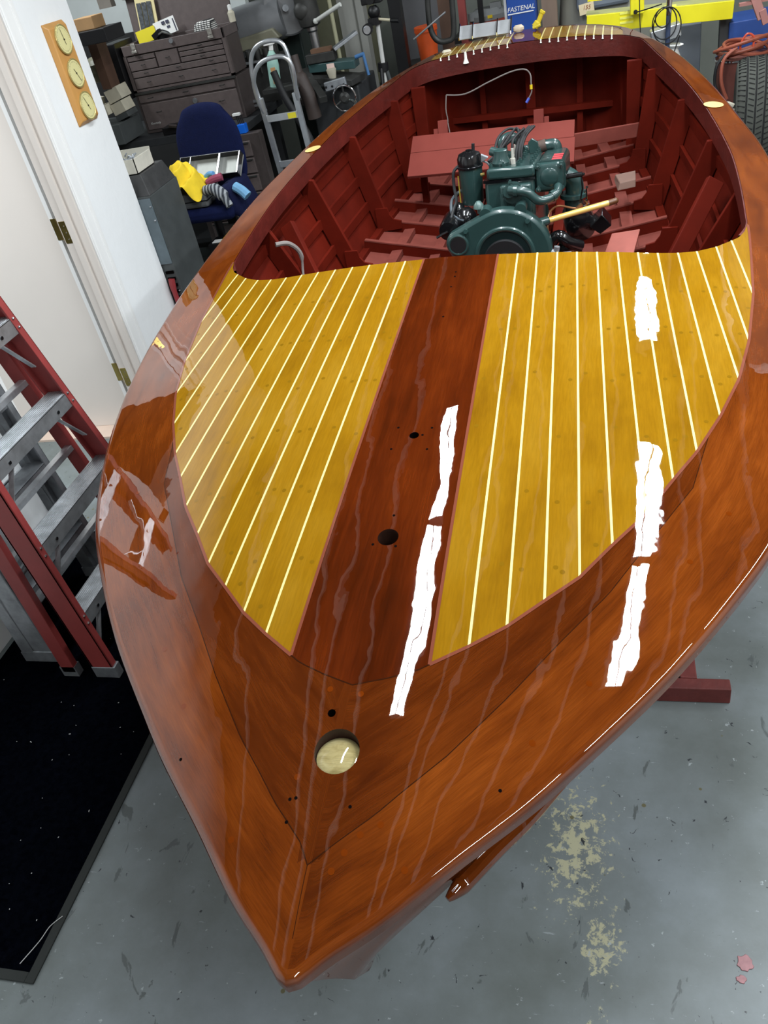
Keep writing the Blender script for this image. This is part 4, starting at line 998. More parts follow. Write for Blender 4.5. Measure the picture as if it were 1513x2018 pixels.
# loose seat riser boards
sb = thing('seat_board', 'wide faded red two-plank board leaning behind the green engine', 'board', BL(-.11, 3.95, -1.08))
def slab(w0, w1, k0, k1, th=.016):
    A, B = Vector((3.88, -1.058)), Vector((4.10, -.935)); a = A.lerp(B, k0); b2 = A.lerp(B, k1); d = (B-A).normalized(); nn = Vector((d.y, -d.x))*th
    return M().hexa([BL(w0,a.x,a.y),BL(w1,a.x,a.y-.004),BL(w1,a.x+nn.x,a.y+nn.y-.004),BL(w0,a.x+nn.x,a.y+nn.y),BL(w0,b2.x,b2.y),BL(w1,b2.x,b2.y-.004),BL(w1,b2.x+nn.x,b2.y+nn.y-.004),BL(w0,b2.x+nn.x,b2.y+nn.y)])
obj('lower_plank', slab(-.492,.272,0,.575), OXLIGHT, sb, smooth=False, bevel=.002); obj('upper_plank', slab(-.492,.268,.582,1), OXLIGHT, sb, smooth=False, bevel=.002)
for w_ in (-.345, .105):
    m = M(); m.bar(BL(w_,4.08,-1.10), BL(w_,4.125,-.885), .045, .018, tuple(BA)); m.bar(BL(w_-.035 if w_ < 0 else w_+.035,4.10,-1.0), BL(w_-.035 if w_ < 0 else w_+.035,4.125,-.92), .022, .018, tuple(BA)); obj('cleat', m, OXLIGHT, sb, smooth=False, bevel=.0015)
m = M(); m.bar(BL(-.24,3.89,-1.10),BL(-.19,3.89,-1.105),.02,.03); obj('block', m, OXLIGHT, sb, smooth=False)
m = M()
for w_ in (-.36,-.33,-.29): m.hexa([BL(-.345+dx,4.11,-1.19+dz) for dx, dz in ()] ) if False else None
obj('support_leg', M().bar(BL(-.45,4.05,-1.26),BL(-.45,4.05,-.975),.03,.03,tuple(BA)), OXRED, sb, smooth=False)
obj('support_leg', M().bar(BL(.235,4.05,-1.30),BL(.235,4.05,-.985),.03,.03,tuple(BA)), OXRED, sb, smooth=False)
m = M(); m.hexa([BL(.345,2.80,-1.30),BL(.47,2.80,-1.29),BL(.55,3.42,-1.235),BL(.44,3.42,-1.245),BL(.345,2.80,-1.288),BL(.47,2.80,-1.278),BL(.55,3.42,-1.223),BL(.44,3.42,-1.233)])
tag(obj('loose_board', m, pm('faded_red_board', srgb(150,76,64), .55, var=.12), smooth=False, bevel=.002), 'faded red loose plank lying slantwise on the frames right of the engine', 'board')
m = M(); off_ = Vector((0,0,-.02)); m.hexa([BL(.46,3.74,-1.165),BL(.535,3.74,-1.155),BL(.535,3.86,-1.145),BL(.445,3.86,-1.155),BL(.47,3.75,-1.135),BL(.535,3.75,-1.125),BL(.535,3.86,-1.12),BL(.45,3.86,-1.13)])
tag(obj('wood_block', m, pm('grey_brown_block', srgb(112,84,72), .7), smooth=False, bevel=.003), 'small grey brown wedge of wood resting on the right hand frames', 'wood block')
# seat cushion side members visible at left: long battens standing against frames
for k, (s0, w0, t0, s1, w1, t1) in enumerate(((3.05,-.80,-.97,2.86,-.62,-1.28),(3.14,.79,-.97,2.90,.60,-1.28))):
    m = M(); m.bar(BL(w0,s0,t0), BL(w1,s1,t1), .06, .03, tuple(BA)); o = obj('stay_plank', m, OXRED, boat, smooth=False, bevel=.003)

# ================================================================== CRADLE
CRAD = pm('brown_red_timber', srgb(104,44,40), .65, var=.25, scale=14, bump=.3)
cr = thing('boat_cradle', 'dark red painted timber cradle on the floor under the hull', 'cradle', (-.45, 2.6, 0))
obj('crossbar', M().bx(-1.22, .325, 1.640, 1.680, .002, .062), CRAD, cr, smooth=False, bevel=.003)
obj('crossbar', M().bx(-1.22, .325, 3.9, 3.94, .002, .062), CRAD, cr, smooth=False, bevel=.003)
for x in (-1.08, .215): obj('floor_rail', M().bx(x-.025, x+.022, 1.681, 3.899, .002, .062), CRAD, cr, smooth=False, bevel=.003)
for y, top in ((2.0, .33), (3.5, .44)):
    for x, xt in ((-1.08, -.80), (.215, -.06)): obj('post', M().bar((x, y, .062), (xt, y, top-.04), .06, .06, (0,1,0)), CRAD, cr, smooth=False)
    obj('bearer', M().bx(-.80, -.06, y-.04, y+.04, top-.12, top-.03 if y > 3 else top-.075), CRAD, cr, smooth=False)
# ================================================================== BACKGROUND
PAPER = pm('aged_paper', srgb(196,190,170), .8, var=.12, scale=12)
CARD = pm('cardboard', srgb(168,132,90), .8, var=.12)
WPAPER = pm('white_paper', srgb(232,232,228), .7, var=.03)
BROWNST = pm('brown_crackle_steel', srgb(92,82,80), .45, var=.12, scale=30)
BROWND = pm('brown_steel_dark', srgb(72,64,62), .45, var=.12, scale=30)
GREYC = pm('dark_grey_steel', srgb(70,74,74), .5, var=.15, scale=12)
BENCH = pm('charcoal_bench_paint', srgb(44,46,48), .6, var=.2)
DKG = pm('dark_greasy_steel', srgb(58,58,56), .5, .3, var=.3, scale=14)
MILLG = pm('machine_grey_paint', srgb(116,118,120), .3, var=.1, scale=8, coat=.3)
CREAMP = pm('cream_painted_steel', srgb(184,182,150), .5, var=.08)
OLIVE = pm('olive_shelf_board', srgb(104,104,82), .7, var=.1)
NAVY = pm('navy_fabric', srgb(13,22,60), .9, var=.12, scale=40, bump=.5, spec=.2)
NAVYD = pm('dark_navy_quilted', srgb(14,20,54), .85, var=.2, scale=20, bump=.5, spec=.2)
YEL = pm('yellow_cloth', srgb(238,204,40), .85, var=.08, scale=20)
BLACKP = pm('black_plastic', srgb(18,18,20), .45, var=.1)
ORG_P = pm('orange_plastic', srgb(226,92,40), .45, var=.1)
OLDWOOD = pm('old_brown_wood', srgb(84,60,46), .7, var=.25, scale=9, stretch=(1,1,.15))
GREYWOOD = pm('weathered_grey_post', srgb(150,150,144), .8, var=.1, scale=8, stretch=(1,1,.1))
Rz = lambda a: Matrix.Rotation(math.radians(a), 3, 'Z')
Rx = lambda a: Matrix.Rotation(math.radians(a), 3, 'X')
Ry = lambda a: Matrix.Rotation(math.radians(a), 3, 'Y')
def one(name, m, mat, label, cat, group=None, **k):
    return tag(obj(name, m, mat, None, **k), label, cat, group)
def txt(name, body, size, loc, R, mat, parent, shear=0.):
    o = text(name, body, size, loc, (0,0,0), mat, parent, shear=shear)
    o.rotation_euler = R
    bpy.context.view_layer.update()
    me = bpy.data.meshes.new_from_object(o.evaluated_get(bpy.context.evaluated_depsgraph_get()))
    n = bpy.data.objects.new(name, me); COL.objects.link(n); n.parent = o.parent; n.location = o.location; n.rotation_euler = o.rotation_euler
    me.materials.clear(); me.materials.append(mat); bpy.data.objects.remove(o); return n
FACE = (math.radians(90), 0, 0)      # text facing the camera side (-Y)

# --- machinist chest stack on the bench, front at y = 5.4
bench = thing('workbench', 'dark low bench carrying the brown machinist chests', 'bench', (-2.9, 5.7, 0))
obj('top', M().bx(-3.35, -2.12, 5.22, 5.95, 1.03, 1.075), BENCH, bench, smooth=False, bevel=.003)
for x in (-3.3, -2.6): obj('leg', M().bx(x-.03, x+.03, 5.3, 5.36, 0, 1.03), BENCH, bench, smooth=False)
for x in (-3.3, -2.2): obj('leg', M().bx(x-.03, x+.03, 5.88, 5.94, 0, 1.03), BENCH, bench, smooth=False)
obj('lower_shelf', M().bx(-3.33, -2.58, 5.3, 5.94, .35, .38), BENCH, bench, smooth=False)
def pull(m, x, y, z, w=.03):
    m.tube([(x-w/2,y,z),(x-w/2,y-.008,z-.001),(x+w/2,y-.008,z-.001),(x+w/2,y,z)], .0022, 6)
bc = thing('base_chest', 'brown steel two-drawer base chest under the open machinist chest', 'tool chest', (-2.545, 5.5, 1.075))
obj('body', M().bx(-2.905,-2.185,5.40,5.68,1.077,1.318), BROWND, bc, smooth=False, bevel=.003)
d_ = obj('drawer', M().bx(-2.885,-2.205,5.392,5.41,1.262,1.305), BROWNST, bc, smooth=False, bevel=.002); m = M()
for x in (-2.80,-2.545,-2.29): pull(m, x, 5.392, 1.287, .035)
obj('pulls', m, DKG, d_)
d_ = obj('drawer', M().bx(-2.885,-2.205,5.392,5.41,1.098,1.252), BROWNST, bc, smooth=False, bevel=.003)
obj('lock', M().cyl((-2.50,5.385,1.225),(-2.50,5.395,1.225),.016,20), ALUD, d_)
txt('maker_script', 'Kennedy', .020, (-2.82,5.391,1.135), FACE, pm('silver_script', srgb(190,190,186), .4), d_, .3)
m = M(); pull(m, -2.77, 5.392, 1.20, .035); pull(m, -2.32, 5.392, 1.20, .035); obj('pulls', m, DKG, d_)
obj('cap_rail', M().bx(-2.90,-2.19,5.385,5.40,1.312,1.324), DKG, bc, smooth=False)
tc = thing('machinist_chest', 'brown steel machinist chest with its lid open, many small drawers and two latches', 'tool chest', (-2.55, 5.5, 1.325))
obj('body', M().bx(-2.90,-2.20,5.42,5.66,1.326,1.535), BROWND, tc, smooth=False, bevel=.003)
tr = M(); tr.bx(-2.905,-2.195,5.40,5.412,1.535,1.590); tr.bx(-2.905,-2.893,5.40,5.66,1.535,1.590); tr.bx(-2.207,-2.195,5.40,5.66,1.535,1.590); tr.bx(-2.905,-2.195,5.648,5.66,1.535,1.590)
rm = obj('top_tray', tr, BROWNST, tc, smooth=False, bevel=.002)
fr = M(); fr.bx(-2.905,-2.885,5.402,5.43,1.326,1.535); fr.bx(-2.215,-2.195,5.402,5.43,1.326,1.535); fr.bx(-2.905,-2.195,5.402,5.43,1.326,1.338); obj('front_frame', fr, BROWNST, tc, smooth=False)
rows = [((-2.88,-2.69,1.502,1.528),(-2.88,-2.69,1.447,1.496)), ((-2.68,-2.53,1.447,1.528),), ((-2.52,-2.22,1.507,1.528),(-2.52,-2.22,1.478,1.502),(-2.52,-2.22,1.447,1.473)), ((-2.88,-2.22,1.408,1.441),), ((-2.88,-2.22,1.343,1.402),)]
for grp in rows:
    for (x0, x1, z0, z1) in grp:
        dd = obj('drawer', M().bx(x0,x1,5.405,5.43,z0,z1), BROWNST, tc, smooth=False, bevel=.0015); m = M()
        for x in ([x0+.1,(x0+x1)/2,x1-.1] if x1-x0 > .5 else [(x0+x1)/2]): pull(m, x, 5.405, (z0+z1)/2+.004, .024)
        obj('pulls', m, DKG, dd)
for x in (-2.81,-2.28):
    m = M(); m.bx(x-.014,x+.014,5.392,5.40,1.548,1.598); m.bx(x-.018,x+.018,5.388,5.394,1.545,1.558); m.cyl((x,5.386,1.570),(x,5.392,1.570),.007,10); obj('latch', m, pm('nickel', srgb(176,172,164), .35, .5), tc, bevel=.001)
obj('lock_button', M().cyl((-2.545,5.39,1.572),(-2.545,5.40,1.572),.013,18), ALUD, tc)
lid = M(); lid.rbox((-2.57,5.70,1.71), (.70,.02,.25), Rx(-8)); ld = obj('lid', lid, BROWNST, tc, smooth=False, bevel=.002)
m = M(); m.rbox((-2.57,5.70,1.828), (.715,.045,.02), Rx(-8)); obj('lid_edge', m, BROWND, ld, smooth=False)
pf = thing('picture_card', 'cream bordered dark photo card propped in the open chest lid', 'card', (-2.81,5.655,1.55))
obj('border', M().rbox((-2.785,5.665,1.70), (.135,.006,.22), Rx(-8) @ Ry(4)), pm('cream_card', srgb(214,200,150), .6, var=.05), pf, smooth=False)
m = M()
for k in range(3): m.rbox((-2.826+k*.036,5.658,1.705), (.030,.004,.165), Rx(-8) @ Ry(4))
obj('photo', m, pm('dark_photo', srgb(72,76,80), .5, var=.7, scale=70), pf, smooth=False)
one('yellow_card', M().rbox((-2.795,5.60,1.612), (.14,.004,.075), Rx(-6) @ Ry(-8)), pm('bright_yellow_card', srgb(222,206,40), .6, var=.03), 'bright yellow card standing in the tray in front of the photo card', 'card', smooth=False)
wc_ = thing('white_leaflet', 'white leaflet with small dark pictures leaning in the open chest', 'leaflet', (-2.66,5.6,1.58))
obj('sheet', M().rbox((-2.655,5.61,1.635), (.155,.003,.088), Rx(-6) @ Ry(-9)), WPAPER, wc_, smooth=False)
m = M(); m.rbox((-2.663,5.607,1.66),(.022,.003,.018),Rx(-6)@Ry(-9)); m.rbox((-2.632,5.607,1.663),(.022,.003,.018),Rx(-6)@Ry(-9)); m.rbox((-2.632,5.607,1.635),(.022,.003,.014),Rx(-6)@Ry(-9)); m.rbox((-2.588,5.607,1.64),(.006,.003,.07),Rx(-6)@Ry(-9)); obj('printing', m, pm('dark_print', srgb(60,62,80), .6), wc_, smooth=False)
ck = M(); ck.hexa([(-2.42,5.45,1.56),(-2.28,5.45,1.57),(-2.28,5.58,1.57),(-2.42,5.58,1.56),(-2.40,5.46,1.632),(-2.29,5.46,1.64),(-2.29,5.57,1.64),(-2.40,5.57,1.632)])
def checks():
    m_, t, b = nt('checked_cloth'); L = t.links.new; c = N(t,'ShaderNodeTexCoord'); ch = N(t,'ShaderNodeTexBrick'); ch.inputs['Scale'].default_value = 26; ch.inputs['Color1'].default_value = (.75,.74,.7,1); ch.inputs['Color2'].default_value = (.62,.6,.58,1); ch.inputs['Mortar'].default_value = (.02,.02,.02,1); ch.inputs['Mortar Size'].default_value = .06; ch.offset = 0
    sp_ = N(t,'ShaderNodeSeparateXYZ'); cb_ = N(t,'ShaderNodeCombineXYZ'); L(c.outputs['Object'], sp_.inputs[0]); L(sp_.outputs[0], cb_.inputs[0]); L(sp_.outputs[2], cb_.inputs[1]); L(cb_.outputs[0], ch.inputs['Vector']); L(ch.outputs[0], b.inputs['Base Color']); b.inputs['Roughness'].default_value = .9; return m_
o = one('checked_rag', ck, checks(), 'black and white checked rag bunched in the right end of the chest tray', 'rag', bevel=.02)
bt = thing('small_bottle', 'small cream dropper bottle on the right rear corner of the chest', 'bottle', (-2.20,5.62,1.59)); m = M(); m.lathe([(.02,0),(.022,.05),(.012,.065)], (-2.20,5.62,1.59), (0,0,1), 16); obj('body', m, PAPER, bt); obj('cap', M().lathe([(.013,.065),(.012,.09),(.004,.095)], (-2.20,5.62,1.59), (0,0,1), 12), WPAPER, bt)
m = M(); m.tube([(-2.70,5.50,1.600),(-2.62,5.47,1.622),(-2.54,5.44,1.598)], .006, 8); hm_ = thing('silver_tool', 'chrome hand tool lying across the chest tray beside the leaflet', 'hand tool', (-2.62,5.48,1.59)); obj('shaft', m, CHROME, hm_)
m = M(); m.bar((-2.70,5.50,1.60),(-2.64,5.49,1.628),.03,.03); m.cyl((-2.66,5.52,1.56),(-2.63,5.52,1.62),.035,16); obj('black_head', m, BLACKP, hm_)

# --- stuff left of the chests
one('wall_shelf', M().bx(-3.5,-2.72,4.95,5.18,1.665,1.735), pm('black_shelf', srgb(24,25,27), .5), 'black shelf at upper left behind the white wall end', 'shelf', smooth=False, bevel=.003)
one('cardboard_carton', M().bx(-2.93,-2.80,5.0,5.14,1.736,1.80), CARD, 'open brown carton standing on the black shelf', 'box', smooth=False, bevel=.004)
one('wooden_block_stand', M().bx(-3.0,-2.94,5.2,5.32,1.40,1.665), OLDWOOD, 'brown upright wood piece below the black shelf', 'wood', smooth=False)
one('bench_back_panel', M().bx(-3.8,-2.37,6.30,6.345,0,1.60), pm('dark_back_panel', srgb(46,46,46), .8), 'dark panel on the wall behind the brown chests', 'panel', smooth=False)
one('tall_block', M().bx(-3.06,-2.97,5.6,5.66,1.80,2.35), pm('grey_tall_block', srgb(112,106,98), .7), 'grey box hanging above the black shelf at the top edge', 'block', smooth=False)
bk = thing('black_case', 'upright black case with a small pale label left of the chest', 'case', (-2.97,5.42,1.28)); obj('body', M().bx(-3.02,-2.915,5.36,5.62,1.30,1.62), BLACKP, bk, smooth=False, bevel=.004); obj('pale_label', M().bx(-2.99,-2.965,5.357,5.36,1.485,1.50), WPAPER, bk, smooth=False)
m = M(); m.lathe([(.05,0),(.055,.02),(.055,.05),(.03,.07)], (-3.08,5.35,1.50), (0,-.3,1), 18); m.bx(-3.14,-3.04,5.34,5.4,1.43,1.53); one('oily_clamp', m, pm('oily_grey', srgb(120,118,100), .5, var=.2), 'grey round clamp head left of the black case', 'clamp')
PB = [(-3.13,5.25,1.335,.10,.055,12),(-3.06,5.22,1.285,.13,.06,-8),(-2.955,5.28,1.36,.10,.075,-14),(-2.945,5.27,1.285,.09,.065,-14),(-2.93,5.26,1.235,.09,.03,-14)]
LB_ = ['white carton leaning at the wall end, uppermost left','crumpled paper packet below the white carton','upper cream manual box beside the base chest','lower cream manual box beside the base chest','grey flat box beneath the two cream manual boxes']
for (x,y,z,wx,hz,rot), lb in zip(PB, LB_): one('paper_box', M().rbox((x,y,z),(wx,.14,hz),Ry(rot)), PAPER if 'grey' not in lb else GREYC, lb, 'box', smooth=False, bevel=.002)
one('bench_side_cart', M().bx(-3.3,-2.92,5.1,5.4,1.09,1.21), GREYC, 'dark grey box below the paper boxes at the wall end', 'box', smooth=False, bevel=.003)
one('orange_tag', M().rbox((-3.10,5.2,1.262),(.045,.05,.014),Rz(20)), ORG_P, 'small orange tab on top of the dark grey box', 'tab', smooth=False)
m = M(); m.bx(-2.72,-2.50,5.25,5.38,1.077,1.12); m.bx(-2.60,-2.53,5.23,5.30,1.12,1.135); one('parts_tray', m, BLACKP, 'black parts tray in front of the base chest beside the blue chair', 'tray', smooth=False, bevel=.004)
one('silver_scrap', M().rbox((-2.63,5.24,1.125),(.05,.04,.012),Rz(15)@Ry(15)), CHROME, 'small shiny metal scrap lying on the black parts tray', 'scrap', smooth=False)

# --- roller cabinet right of the chair
rc = thing('roller_cabinet', 'brown steel roller cabinet with stacked drawers behind the blue chair', 'cabinet', (-2.25,5.35,0))
obj('body', M().bx(-2.56,-2.03,5.14,5.215,.08,1.03), BROWND, rc, smooth=False, bevel=.004)
for z0, z1 in ((.90,.99),(.80,.89),(.69,.79),(.53,.68),(.36,.52),(.12,.35)):
    dd = obj('drawer', M().bx(-2.52,-2.10,5.128,5.15,z0,z1), BROWNST, rc, smooth=False, bevel=.003); obj('pull_rail', M().bx(-2.51,-2.11,5.118,5.13,z1-.012,z1-.004), DKG, dd, smooth=False)
cad = thing('tool_caddy', 'bright blue plastic caddy holding black tools on the roller cabinet', 'caddy', (-2.13,5.2,1.03)); obj('cup', M().bx(-2.165,-2.115,5.15,5.20,1.032,1.085), pm('blue_plastic_cup', srgb(20,104,214), .4), cad, smooth=False, bevel=.003)
m = M()
for k in range(4): m.tube([(-2.155+k*.011,5.175,1.06),(-2.165+k*.012,5.18,1.135)], .004, 6)
obj('bits', m, BLACKP, cad); obj('white_top', M().bx(-2.18,-2.135,5.16,5.19,1.135,1.148), WPAPER, cad, smooth=False)

# --- grey cabinet at the end of the wall with box of hardware
gc = thing('grey_cabinet', 'narrow dark grey steel cabinet with louvres standing at the end of the white wall', 'cabinet', (-2.35,4.05,0))
obj('body', M().bx(-2.50,-2.20,3.90,4.24,.02,1.05), GREYC, gc, smooth=False, bevel=.003)
m = M(); m.hexa([(-2.48,3.905,1.05),(-2.203,3.905,1.05),(-2.203,4.235,1.05),(-2.48,4.235,1.05),(-2.46,3.93,1.15),(-2.23,3.93,1.15),(-2.23,4.20,1.15),(-2.46,4.20,1.15)]); hd_ = obj('hopper_top', m, pm('scuffed_dark_steel', srgb(62,62,62), .45, var=.3, scale=18), gc, smooth=False, bevel=.003)
m = M()
for k in range(16): m.bx(-2.26,-2.215,3.893,3.90,.12+k*.035,.135+k*.035)
obj('louvres', m, BLACK, gc, smooth=False)
obj('front_panel', M().bx(-2.49,-2.205,3.894,3.899,.70,1.04), pm('blue_grey_steel', srgb(92,104,110), .5, var=.2), gc, smooth=False)
m = M()
for z in (.48,.55,.93,1.0): m.sph((-2.215,3.893,z),.006,8)
obj('bolts', m, ALUD, gc)
rh = M(); rh.tube([(-2.235,3.885,.62),(-2.24,3.88,.55),(-2.235,3.88,.35),(-2.23,3.88,.12)], [.018,.014,.009,.009], 10, smooth=4); one('red_handled_tool', rh, pm('red_tool', srgb(150,52,56), .5), 'red handled bar hanging down the front edge of the grey cabinet', 'tool')
wb = thing('parts_box', 'small white cardboard box full of hardware on top of the grey cabinet', 'box', (-2.32,4.05,1.152))
m = M(); x0,x1,y0,y1,z0,z1 = -2.42,-2.245,3.94,4.14,1.153,1.225
for a_ in ((x0,x1,y0,y0+.004),(x0,x1,y1-.004,y1),(x0,x0+.004,y0,y1),(x1-.004,x1,y0,y1)): m.bx(a_[0],a_[1],a_[2],a_[3],z0,z1+(.012 if a_[2] > 4.1 else 0))
m.bx(x0,x1,y0,y1,z0,z0+.003); obj('carton', m, pm('stained_white_card', srgb(206,202,188), .8, var=.1, scale=14), wb, smooth=False)
m = M(); r9 = random.Random(9)
for k in range(34):
    p = Vector((r9.uniform(x0+.03,x1-.03), r9.uniform(y0+.03,y1-.03), z1-.03+r9.uniform(0,.025))); dv = Vector((r9.uniform(-1,1),r9.uniform(-1,1),r9.uniform(-.2,.6))).normalized()*.018; m.cyl(p-dv, p+dv, .004, 6)
m.bx(x0+.006,x1-.006,y0+.006,y1-.006,z0+.003,z1-.035)
o = obj('hardware', m, ALUD, wb, smooth=False); o['kind'] = 'stuff'
one('grey_rag', M().hexa([(-2.46,3.94,1.151),(-2.43,3.94,1.151),(-2.43,4.1,1.151),(-2.46,4.1,1.151),(-2.455,3.95,1.165),(-2.435,3.95,1.165),(-2.435,4.09,1.16),(-2.455,4.09,1.16)]), pm('grey_rag_cloth', srgb(92,90,88), .9), 'thin grey rag squeezed left of the white parts box', 'rag', bevel=.004)

# --- task chair with heap
chx = -2.215
hx = -2.135
ch = thing('task_chair', 'navy blue fabric task chair with tall rounded back facing the camera', 'chair', (chx-.03,4.62,0))
m = M(); rings = []
for j in range(13):
    v = j/12; z = .80+.50*v; hw = .205*math.sin(math.pi*(.12+.80*(v if v < .55 else .55+(v-.55)*.72)))**.42; hw = .21*(1-abs(2*v-.9)**3.2*.45) if v < .93 else .12
    yc = 4.78+.05*v; n_ = 24; rr = []
    for i in range(n_):
        a = 2*math.pi*i/n_; c_, s_ = math.cos(a), math.sin(a); ex = lambda q, p: (abs(q)**p)*(1 if q >= 0 else -1)
        rr.append(m.bm.verts.new((chx+ex(c_,.8)*hw-.005+.0*v, yc+ex(s_,.7)*.038*(1 if .02 < v < .97 else .5), z-.02*(c_**2)*v)))
    rings.append(rr)
m.skin(rings); bkr = obj('backrest', m, NAVY, ch)
s5 = bkr.modifiers.new('sub','SUBSURF'); s5.levels = 1; s5.render_levels = 2
m = M(); m.bx(chx-.27,chx+.21,4.38,4.80,.74,.82); st_ = obj('seat', m, NAVY, ch, bevel=.03)
obj('gas_post', M().cyl((chx,4.6,.12),(chx,4.6,.70),.025,16), BLACKP, ch)
obj('back_bar', M().bx(chx-.03,chx+.03,4.80,4.83,.60,.95), BLACKP, ch, smooth=False)
for k in range(5):
    a = 2*math.pi*k/5+.3; p = Vector((chx+math.cos(a)*.28, 4.6+math.sin(a)*.28, .07)); b_ = obj('base_arm', M().bar((chx,4.6,.12), p, .04, .03), BLACKP, ch, smooth=False)
    obj('caster', M().cyl(p+Vector((-.015,0,-.038)), p+Vector((.015,0,-.038)), .03, 14), BLACKP, b_)
one('folded_jacket', M().hexa([(hx+.0,4.42,.822),(hx+.20,4.40,.70),(hx+.20,4.70,.74),(hx+.0,4.70,.822),(hx+.03,4.45,.90),(hx+.14,4.44,.93),(hx+.16,4.68,.93),(hx+.03,4.68,.90)]), NAVYD, 'dark navy quilted jacket heaped over the right side of the chair seat', 'jacket', bevel=.035)
m = M(); m.bx(hx-.25,hx-.01,4.40,4.62,.825,.905); bx_ = thing('grey_case', 'grey flat case on the chair seat under the yellow cloth', 'case', (hx-.12,4.5,.825)); obj('body', m, pm('mid_grey_case', srgb(96,98,98), .4, var=.1), bx_, smooth=False, bevel=.012); obj('lid_seam', M().bx(hx-.252,hx-.008,4.398,4.622,.860,.865), BLACKP, bx_, smooth=False)
# yellow cloth: draped, rumpled
m = M(); rows = []; rc_ = random.Random(5)
for i in range(19):
    r_ = []
    for j in range(19):
        u, v = i/18-.5, j/18-.5; rr = math.hypot(u, v); an = math.atan2(v, u)
        z = .80+.11*math.exp(-rr*rr*10)+.028*math.sin(an*3+rr*22)*min(1, rr*4)-.30*max(0, rr-.40)+.010*math.sin(u*26+1)*math.cos(v*19)
        r_.append((hx-.150+u*.25, 4.47+v*.25, z+.165))
    rows.append(r_)
m.grid(rows); yc_ = one('yellow_cloth', m, YEL, 'bright yellow microfibre cloth rumpled on top of the grey case', 'cloth'); so = yc_.modifiers.new('solid','SOLIDIFY'); so.thickness = .004; ss = yc_.modifiers.new('sub','SUBSURF'); ss.levels = 1; ss.render_levels = 2
dt = thing('metal_tray', 'divided bright metal tray tilted against the chair back', 'tray', (chx-.0,4.66,.90))
tm = Rz(-6) @ Rx(42); C0 = Vector((hx-.045,4.66,.965))
def tb(m_, cx_, cy_, cz_, sx, sy, sz): m_.rbox(C0+tm @ Vector((cx_,cy_,cz_)), (sx,sy,sz), tm)
m = M(); tb(m,0,0,0,.40,.135,.006); obj('pan', m, pm('light_grey_pan', srgb(150,152,146), .5, .3), dt, smooth=False)
for cx_, sx in ((-.20,.004),(-.13,.006),(.065,.008),(.195,.008)): m = M(); tb(m,cx_,0,.02,sx,.135,.045); obj('divider', m, CHROME, dt, smooth=False)
m = M(); tb(m,0,-.067,.02,.40,.004,.045); tb(m,0,.067,.02,.40,.004,.045); obj('long_wall', m, BLACKP, dt, smooth=False)
for nm, mt_, P_, r_, lb, ct in (('pink_glove', pm('dusky_pink_cloth', srgb(146,64,88), .85), [(hx-.02,4.5,.93),(hx+.02,4.5,.945),(hx+.07,4.51,.95)], .022, 'dusky pink cloth peeking out right of the yellow cloth', 'cloth'),
        ('blue_glove', pm('light_blue_glove', srgb(98,160,214), .6), [(hx-.05,4.56,.95),(hx-.02,4.55,.965),(hx+.01,4.54,.965)], .014, 'light blue glove fingers between yellow cloth and metal tray', 'glove'),
        ('blue_towel', pm('light_blue_towel', srgb(110,160,196), .9), [(hx+.16,4.45,.90),(hx+.20,4.43,.88),(hx+.23,4.42,.85)], .028, 'light blue towel corner hanging off the right side of the chair', 'towel')):
    one(nm, M().tube(P_, r_, 10, smooth=4), mt_, lb, ct)
def stripes():
    m_, t, b = nt('striped_cloth'); L = t.links.new; c = N(t,'ShaderNodeTexCoord'); wv = N(t,'ShaderNodeTexWave'); wv.inputs['Scale'].default_value = 14; wv.inputs['Distortion'].default_value = 2; L(c.outputs['Object'], wv.inputs['Vector']); r = ramp(t, [(.45, srgb(54,58,66)),(.55, srgb(150,154,158))]); L(wv.outputs['Fac'], r.inputs[0]); L(r.outputs[0], b.inputs['Base Color']); b.inputs['Roughness'].default_value = .9; return m_
one('striped_shirt', M().tube([(hx-.01,4.42,.91),(hx+.05,4.40,.915),(hx+.10,4.38,.885),(hx+.135,4.36,.825)], [.028]*6+[.034]*8+[.022]*5, 12, smooth=6), stripes(), 'grey and white striped cloth draped over the front of the chair seat', 'cloth')
obj('small_paper', M().bx(chx+.02,chx+.11,4.40,4.45,.62,.623), WPAPER, None, smooth=False); o = bpy.data.objects['small_paper']; tag(o, 'white paper slip on a dark box beneath the chair seat', 'paper')
one('under_chair_box', M().bx(chx-.0,chx+.14,4.38,4.52,.40,.619), BLACKP, 'black box carrying the white paper slip beneath the chair', 'box', smooth=False, bevel=.003)

# --- hand truck
ht = thing('hand_truck', 'aluminium hand truck with two looped handles and flat crossbars', 'hand truck', (-1.83,5.0,0))
Y0 = 5.02
def HP(x, z, dy=0): return Vector((x, Y0-.10*(z-.6)+dy, z))
ALH = pm('bright_aluminium', (.62,.65,.68), .32, .8, var=.12, scale=20)
for nm, pts in (('front_loop', [(-1.895,1.16,0),(-1.905,1.22,-.01),(-1.90,1.32,-.02),(-1.865,1.39,-.02),(-1.80,1.430,-.02),(-1.70,1.435,-.02),(-1.655,1.40,-.02),(-1.65,1.33,-.02),(-1.665,1.26,-.01),(-1.67,1.20,0)]),
        ('rear_loop', [(-1.90,1.16,.04),(-1.925,1.24,.06),(-1.935,1.34,.08),(-1.915,1.44,.09),(-1.86,1.495,.09),(-1.78,1.51,.09),(-1.715,1.49,.09),(-1.69,1.42,.08),(-1.685,1.30,.06),(-1.675,1.20,.03)])):
    obj(nm, M().tube([HP(*p) for p in pts], .0125, 12, smooth=5), ALH, ht)
for x in (-1.895,-1.680): obj('side_rail', M().bar(HP(x,1.24), HP(x+.0,.10), .034, .022, (0,1,0)), ALH, ht, smooth=False, bevel=.003)
